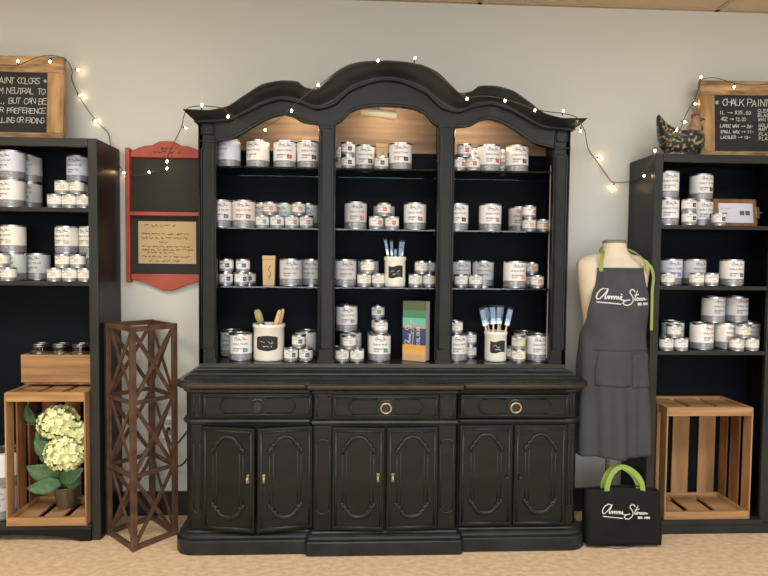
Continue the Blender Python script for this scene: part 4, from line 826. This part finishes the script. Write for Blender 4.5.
# ------------------------------------------------------------ hen figurine
hp_ = at(682, 150, Y=-.20)
hen = empty('hen_figurine', 'dark speckled ceramic hen with red comb on top of the right bookcase', 'figurine', (hp_.x-.02, -.215, 1.9078), 0)
HB = mat('hen_speckled_glaze', (0.022, 0.025, 0.022), .3, col2=s2l((150, 138, 108)), scale=(48, 48, 60), coat=.25, spec=.3)
nt = HB.node_tree; rp = [n for n in nt.nodes if n.type == 'VALTORGB'][0]; rp.color_ramp.elements[0].position = .41; rp.color_ramp.elements[1].position = .45
HD = mat('hen_dark_glaze', (.024, .030, .034), .2, coat=.4); HN = mat('hen_neck_tan', s2l((168, 138, 104)), .4, var=.35, scale=(80, 80, 40)); HR = mat('hen_comb_red', s2l((110, 34, 30)), .4)
def loft(mb, st, n=20, mi=0):            # stations: (x, z, half-depth, half-height, pitch)
    vs = []; fs = []
    for x, z, ry, rz_, pt in st:
        for k in range(n):
            a = 2*PI*k/n; u = rz_*math.sin(a); vs.append((x-u*math.sin(pt), ry*math.cos(a), z+u*math.cos(pt)))
    for i in range(len(st)-1):
        for k in range(n): fs.append((i*n+k, (i+1)*n+k, (i+1)*n+(k+1) % n, i*n+(k+1) % n))
    fs += [tuple(range(n)), tuple(range(len(st)*n-1, (len(st)-1)*n-1, -1))]; mb.add(vs, fs, mi, True)
HS = [(-.122, .165, .200, .008), (-.116, .125, .208, .020), (-.106, .070, .198, .034), (-.092, .035, .178, .046), (-.070, .016, .158, .058), (-.040, .010, .142, .066), (0, .008, .134, .070), (.045, .008, .138, .068), (.080, .015, .138, .058), (.105, .030, .126, .040), (.118, .058, .108, .018)]
b = MB(); loft(b, [(x, (za+zb_)/2, ry, (zb_-za)/2, 0) for x, za, zb_, ry in HS])
b.lathe([(.001, .0), (.075, .0), (.078, .010), (.060, .022)], 24, (.01, 0, 0), smooth=True, sx=1.15, sy=.72)
o = b.build('body', [HB], hen)
b = MB(); loft(b, [(.085, .060, .050, .050, 0), (.107, .075, .038, .042, 0), (.121, .082, .014, .018, 0)], mi=0); b.build('breast', HD, hen)
b = MB(); loft(b, [(.060, .115, .040, .050, -1.2), (.068, .145, .030, .036, -1.3), (.072, .168, .022, .026, -1.4), (.076, .185, .020, .022, -1.5), (.078, .200, .014, .016, -1.5), (.079, .207, .005, .006, -1.5)]); b.build('neck', HN, hen)
b = MB(); b.prism([(.052, .195), (.056, .213), (.064, .207), (.070, .222), (.079, .210), (.088, .216), (.094, .204), (.098, .190), (.085, .182), (.06, .185)], -.006, .006)
b.build('comb', HR, hen, bevel=.003)
b = MB(); b.tube([(.094, 0, .186), (.118, 0, .190), (.128, 0, .186)], [.009, .006, .001], 8); b.build('beak', HD, hen)
b = MB(); loft(b, [(.095, .150, .010, .010, 0), (.105, .148, .012, .016, 0), (.116, .142, .006, .010, 0)], 10); b.build('wattle', HR, hen)
b = MB()
for sy in (-1, 1):
    b = MB(); loft(b, [(-.075, .100, .003, .010, .3), (-.04, .090, .009, .030, .2), (.005, .082, .011, .038, 0), (.045, .084, .008, .032, 0), (.066, .090, .003, .01, 0)], 12); b.v[-60:] = [(v[0], v[1]+sy*.063, v[2]) for v in b.v[-60:]]
    b.build('wing', [HB], hen)

# ------------------------------------------------------------ dress form, apron, tote
FX, FY = 1.276, -.285
df = empty('dress_form', 'cream fabric dress form on a pole stand between hutch and right bookcase', 'mannequin', (FX, FY, 0))
LIN = mat('cream_linen', s2l((216, 202, 176)), .8, var=.05, scale=(30, 30, 30), bump=.1, bscale=400)
st = [(.70, .125, .090), (.76, .145, .105), (.85, .150, .110), (.95, .142, .102), (1.03, .136, .096), (1.10, .142, .102), (1.18, .156, .112), (1.25, .170, .108), (1.31, .179, .098), (1.345, .182, .084), (1.365, .176, .074), (1.382, .152, .066), (1.396, .118, .060), (1.410, .086, .056), (1.425, .066, .053), (1.445, .058, .052), (1.468, .056, .051)]
n = 40; vs = []; fs = []
for z, a, b_ in st:
    for k in range(n): t = 2*PI*k/n; vs.append((a*math.cos(t)+(.010 if z > 1.40 else 0), b_*math.sin(t)+(.012 if z > 1.37 else 0), z+(.01*math.cos(t)**2 if 1.3 < z < 1.4 else 0)))
for i in range(len(st)-1):
    for k in range(n): fs.append((i*n+k, i*n+(k+1) % n, (i+1)*n+(k+1) % n, (i+1)*n+k))
fs.append(tuple(range(n-1, -1, -1)))
b = MB(); b.add(vs, fs, 0, True); b.build('torso', LIN, df)
b = MB(); b.lathe([(.057, 1.464), (.058, 1.472), (.050, 1.480), (0, 1.481)], 28, (.010, .012, 0), sy=.92); b.build('neck_cap', mat('grey_cap', s2l((120, 116, 108)), .5), df)
b = MB(); b.tube([(0, 0, .02), (0, 0, .72)], .011, 12); b.build('pole', mat('tan_pole', s2l((150, 132, 100)), .4, .5), df)
b = MB(); b.lathe([(0, .001), (.160, .001), (.163, .004), (.158, .009), (.05, .014), (.02, .03), (0, .03)], 40); b.build('base', mat('grey_base_metal', s2l((96, 94, 86)), .4, .4), df)
# apron
ap = empty('apron', 'charcoal apron with white script lettering worn by the dress form', 'apron', (FX, FY, 0))
APR = mat('charcoal_canvas', s2l((70, 72, 77)), .85, spec=.2, var=.12, scale=(10, 10, 10), bump=.25, bscale=500)
def lerp(T, z):
    T = sorted(T)
    if z <= T[0][0]: return T[0][1:]
    for a, b_ in zip(T[:-1], T[1:]):
        if z <= b_[0]: t = (z-a[0])/(b_[0]-a[0]); t = t*t*(3-2*t)*.4+t*.6; return [p+(q-p)*t for p, q in zip(a[1:], b_[1:])]
    return T[-1][1:]
AP = [(1.345, .188, .102, .64, .60), (1.28, .188, .112, .70, .68), (1.20, .182, .122, .84, .92), (1.10, .172, .122, 1.05, 1.2), (1.0, .166, .124, 1.4, 1.5), (.85, .172, .132, 1.75, 1.75), (.62, .176, .138, 1.78, 1.75), (.395, .182, .145, 1.78, 1.7)]
def apt(u, z, off=0.0):                    # u in -1..1
    a, b_, tl, tr = lerp(AP, z); t = u*(tl if u < 0 else tr); k = max(0, min(1, (1.02-z)/.45))
    fo = .015*k*math.sin(t*6+1.6+z*.6)+.006*k*math.sin(t*13+z*3)+.0025*(1-k)*math.sin(t*6+z*22)
    if z > 1.25: fo += .004*math.sin(u*9+.5)
    r = 1+(fo+off)/b_; x = a*r*math.sin(t); x = max(-.190, min(.190, x)); return (x, -b_*r*math.cos(t), z)
def patch(name, u0, u1, z0, z1, nu, nz, off, m, par, th=.002):
    vs = [apt(u0+(u1-u0)*i/nu, z1+(z0-z1)*j/nz, off) for j in range(nz+1) for i in range(nu+1)]
    fs = [(j*(nu+1)+i, (j+1)*(nu+1)+i, (j+1)*(nu+1)+i+1, j*(nu+1)+i+1) for j in range(nz) for i in range(nu)]
    b = MB(); b.add(vs, fs, 0, True); o = b.build(name, m, par); s = o.modifiers.new('thick', 'SOLIDIFY'); s.thickness = th; s.offset = 0; return o
cl = patch('apron_cloth', -1, 1, .428, 1.343, 70, 60, .002, APR, ap)
patch('pocket', -.42, .16, .775, .945, 24, 12, .0055, APR, cl, .002); patch('pocket', .19, .72, .765, .930, 24, 12, .0055, APR, cl, .002)
SEAM = mat('apron_seam', s2l((58, 60, 64)), .9)
patch('waist_seam', -.55, .75, .946, .951, 40, 1, .0062, SEAM, cl, .001); patch('bib_hem', -.98, .98, 1.326, 1.329, 40, 1, .004, SEAM, cl, .001)
def lg(x, z):
    zz = 1.165+z; a, b_, tl, tr = lerp(AP, zz); t = math.asin(max(-.98, min(.98, (x-.120)/(a*1.03)))); u = t/(tl if t < 0 else tr); return apt(u, zz, .0052)
b = MB(); b.ribbons(logo(.248), .0052, lg); b.build('script_lettering', CHALK, cl)
GRN = mat('lime_green_webbing', s2l((152, 164, 92)), .8, bump=.2, bscale=300)
def strap(mb, pts, w, nrm, th=.0015):
    C = curve(pts, 8); vs = []
    for i, q in enumerate(C):
        t = (C[min(i+1, len(C)-1)]-C[max(i-1, 0)]).normalized(); nn = Vector(nrm(q) if callable(nrm) else nrm); s = t.cross(nn).normalized()*w/2; n_ = s.cross(t).normalized()*th
        vs += [tuple(q-s-n_), tuple(q+s-n_), tuple(q+s+n_), tuple(q-s+n_)]
    N = len(C); fs = [(i*4+k, i*4+(k+1) % 4, i*4+4+(k+1) % 4, i*4+4+k) for i in range(N-1) for k in range(4)]+[(3, 2, 1, 0), tuple((N-1)*4+k for k in range(4))]
    mb.add(vs, fs, 0)
b = MB(); strap(b, [(-.098, -.094, 1.325), (-.094, -.085, 1.375), (-.078, -.062, 1.412), (-.066, -.01, 1.432), (-.04, .055, 1.44), (0, .072, 1.44), (.04, .055, 1.44), (.066, -.01, 1.432), (.088, -.066, 1.412), (.112, -.085, 1.380), (.12, -.096, 1.33)], .020, lambda q: (q.x, q.y+.0001, .05)); b.build('neck_strap', GRN, ap)
b = MB(); strap(b, [(.118, -.092, 1.37), (.150, -.086, 1.345), (.172, -.07, 1.30), (.176, -.055, 1.24), (.176, -.055, 1.18), (.174, -.06, 1.12), (.172, -.065, 1.04)], .018, (.5, -1, 0)); b.build('side_tie', GRN, ap)
# tote bag
tb_ = empty('tote_bag', 'black canvas tote bag with green handles and white script, in front of the dress form', 'bag', (1.302, -.405, .0152))
CAN = mat('black_canvas', (.012, .012, .0115), .85, spec=.2, var=.25, scale=(12, 12, 12), bump=.25, bscale=400)
nu, nz = 24, 16
def bag(side):
    vs = []
    for j in range(nz+1):
        for i in range(nu+1):
            u = -1+2*i/nu; v = j/nz; bulge = .010*math.sin(PI*v)*math.cos(u*PI/2)+.003*math.sin(u*7+v*5); y = -.038*(1-.35*v) if side < 0 else .030*(1-.5*v)
            x = u*(.178-.004*v)+.004*math.sin(v*6)*(abs(u)); z = v*(.270+.006*math.cos(u*3)-(.012 if u > .5 else 0)*(u-.5))
            if side < 0: z += (-.004*v*u)
            vs.append((x-(.012 if side > 0 and u < 0 else 0)*abs(u), y-bulge*(1 if side < 0 else -1)*.9, z))
    return vs
F = bag(-1); Bk = bag(1); b = MB(); q = lambda i, j: j*(nu+1)+i
fr_ = [(q(i, j), q(i+1, j), q(i+1, j+1), q(i, j+1)) for j in range(nz) for i in range(nu)]
NV = len(F); bk = [tuple(NV+k for k in reversed(f_)) for f_ in fr_]
sd = [(q(0, j+1), NV+q(0, j+1), NV+q(0, j), q(0, j)) for j in range(nz)]+[(q(nu, j), NV+q(nu, j), NV+q(nu, j+1), q(nu, j+1)) for j in range(nz)]+[(q(i, 0), NV+q(i, 0), NV+q(i+1, 0), q(i+1, 0)) for i in range(nu)]
b.add(F+Bk, fr_+bk+sd, 0, True); o = b.build('bag_body', CAN, tb_); s = o.modifiers.new('thick', 'SOLIDIFY'); s.thickness = .0025
def bl(x, z):
    u = (x-.128)/.178; v = (z+.150)/.270; bulge = .010*math.sin(PI*v)*math.cos(u*PI/2)+.003*math.sin(u*7+v*5)
    return (x-.128, -.038*(1-.35*v)-bulge*.9-.0032, z+.130)
b = MB(); b.ribbons([[(x+.015, z) for x, z in L] for L in logo(.220)], .0042, bl); b.build('script_lettering', CHALK, o)
GR2 = mat('bright_green_webbing', s2l((136, 164, 78)), .8)
for yy, nm, zz in ((-.030, 'front_handle', 0), (.018, 'rear_handle', -.012)):
    b = MB(); strap(b, [(-.092, yy, .215 if yy < 0 else .24), (-.090, yy-.002, .285), (-.070, yy+.002, .340+zz), (-.030, yy+.010, .372+zz), (.012, yy+.012, .368+zz), (.055, yy+.008, .338+zz), (.078, yy, .300+zz), (.086, yy, .245)], .024, (0, -1, .0)); b.v = [(v[0], v[1] if v[2] > .262 else (yy+(.004 if yy < 0 else -.004)), v[2]) for v in b.v]
    b.build('handle', GR2, tb_)

# ------------------------------------------------------------ string lights
W0 = -.02
cp = [(-20, 66, -.16), (0, 65, -.165), (18, 65, -.165), (30, 60, -.165), (40, 56.5, -.15), (50, 55.5, -.14), (60, 57, -.13), (68, 62, -.10), (72, 71, -.03), (72, 80, W0), (79, 96, W0), (90, 113, W0), (99, 124, W0), (108, 133, W0), (111, 146, W0), (116, 160, W0), (124, 171, W0), (135, 176, -.05), (149, 173, -.05), (160, 170, -.055), (167, 167, -.055), (166, 160, -.055), (173, 145, -.05), (181, 128, -.05), (184, 116, -.20), (188, 108, -.36), (200, 106, -.44), (206, 106, -.45), (222, 108, -.45), (229, 113, -.45), (247, 126, -.36), (262, 128, -.36), (280, 118, -.37), (291, 108, -.42), (302, 98, -.44), (312, 90, -.44), (322, 83, -.44), (340, 69.5, -.44), (356, 63, -.44), (378, 61, -.44), (395, 61.5, -.445), (414, 63.5, -.44), (430, 69, -.44), (446, 82, -.44), (458, 92, -.45), (467, 97, -.45), (485, 96, -.45), (505, 99, -.45), (520, 104, -.45), (535, 109, -.45), (550, 112, -.45), (564, 113.5, -.45), (576, 117, -.45), (581, 124, -.40), (585, 132, -.2), (588, 148, -.03), (596, 160, W0), (606, 174, W0), (613, 182, W0), (628, 182, W0)]
pts = [at(a, b_, Y=c) for a, b_, c in cp]
p2 = [(628, 182, W0), (634, 180, -.08), (643, 173, -.22), (648, 165, -.27), (655, 155, -.30), (658, 148, -.30), (668, 140, -.29), (676, 133, -.285), (682, 126, -.22), (683, 121, -.10), (690, 107, -.10), (694, 102, -.11), (700, 84, -.155), (704, 79, -.155), (716, 78, -.155), (734, 83, -.155), (755, 85, -.155), (785, 82, -.155)]
SL = empty('string_lights', 'string of small warm white bulbs draped over chalkboards, wall and hutch crown', 'string lights', (0, 0, 0))
WIRE = mat('brown_green_wire', s2l((74, 66, 52)), .6)
b = MB(); b.tube(curve(pts, 5), .0021, 6); b.tube(curve([at(a, b_, Y=c) for a, b_, c in p2], 5), .0021, 6); b.build('cord', WIRE, SL)
bulbs = [(18, 61, -.17, 1), (50, 61.5, -.165, -1), (78, 70, -.03, 2), (80.7, 95.6, W0, 2), (95.7, 121, W0, 2), (124, 172.5, W0-.01, 2), (149, 172, -.055, 1), (167, 161.5, -.06, -1), (167, 168.7, -.06, -1), (186, 128, -.10, 2), (202, 105, -.45, 1), (228, 117, -.42, -1), (265, 130, -.365, -1), (291.5, 111, -.405, -1), (318, 85, -.455, 1), (378, 60.4, -.45, 1), (415, 58, -.44, 1), (467, 99, -.44, -1), (505, 101, -.44, -1), (535, 110, -.445, 1), (563.6, 111, -.455, 1), (580.5, 131, -.38, -1), (600.5, 158, W0, 2), (613.6, 187, W0, -1), (644, 176, -.225, -1), (655, 151, -.305, -1), (676.6, 130, -.305, 1), (685, 122, -.11, 2), (695.6, 104, -.11, 2), (701, 77, -.16, 1), (734, 87, -.17, -1)]
BULB = mat('lit_warm_bulb', (1.0, .72, .38), .3, emit=30)
bm = MB(); bm.lathe([(.0005, .0), (.003, .001), (.0044, .005), (.0038, .010), (.0013, .0145), (.0003, .015)], 10, smooth=True); bme = bm.mesh('bulb', BULB)
bs = MB(); bs.lathe([(.0005, -.012), (.0034, -.012), (.0036, .0), (.0030, .002), (.0005, .002)], 8, smooth=True); bse = bs.mesh('socket', WIRE)
for px, py, Y, dr in bulbs:
    q = at(px, py, Y=Y); rot = {1: (.25, .2, 0), -1: (PI-.2, .2, 0), 2: (PI/2+.3, 0, PI*.4)}[dr]
    o = bpy.data.objects.new('socket', bse); COL.objects.link(o); o.parent = SL; o.rotation_euler = rot
    R = o.rotation_euler.to_matrix(); o.location = q-R @ Vector((0, 0, .008))
    g = bpy.data.objects.new('bulb', bme); COL.objects.link(g); g.parent = o; g['label'] = 'glowing warm bulb'
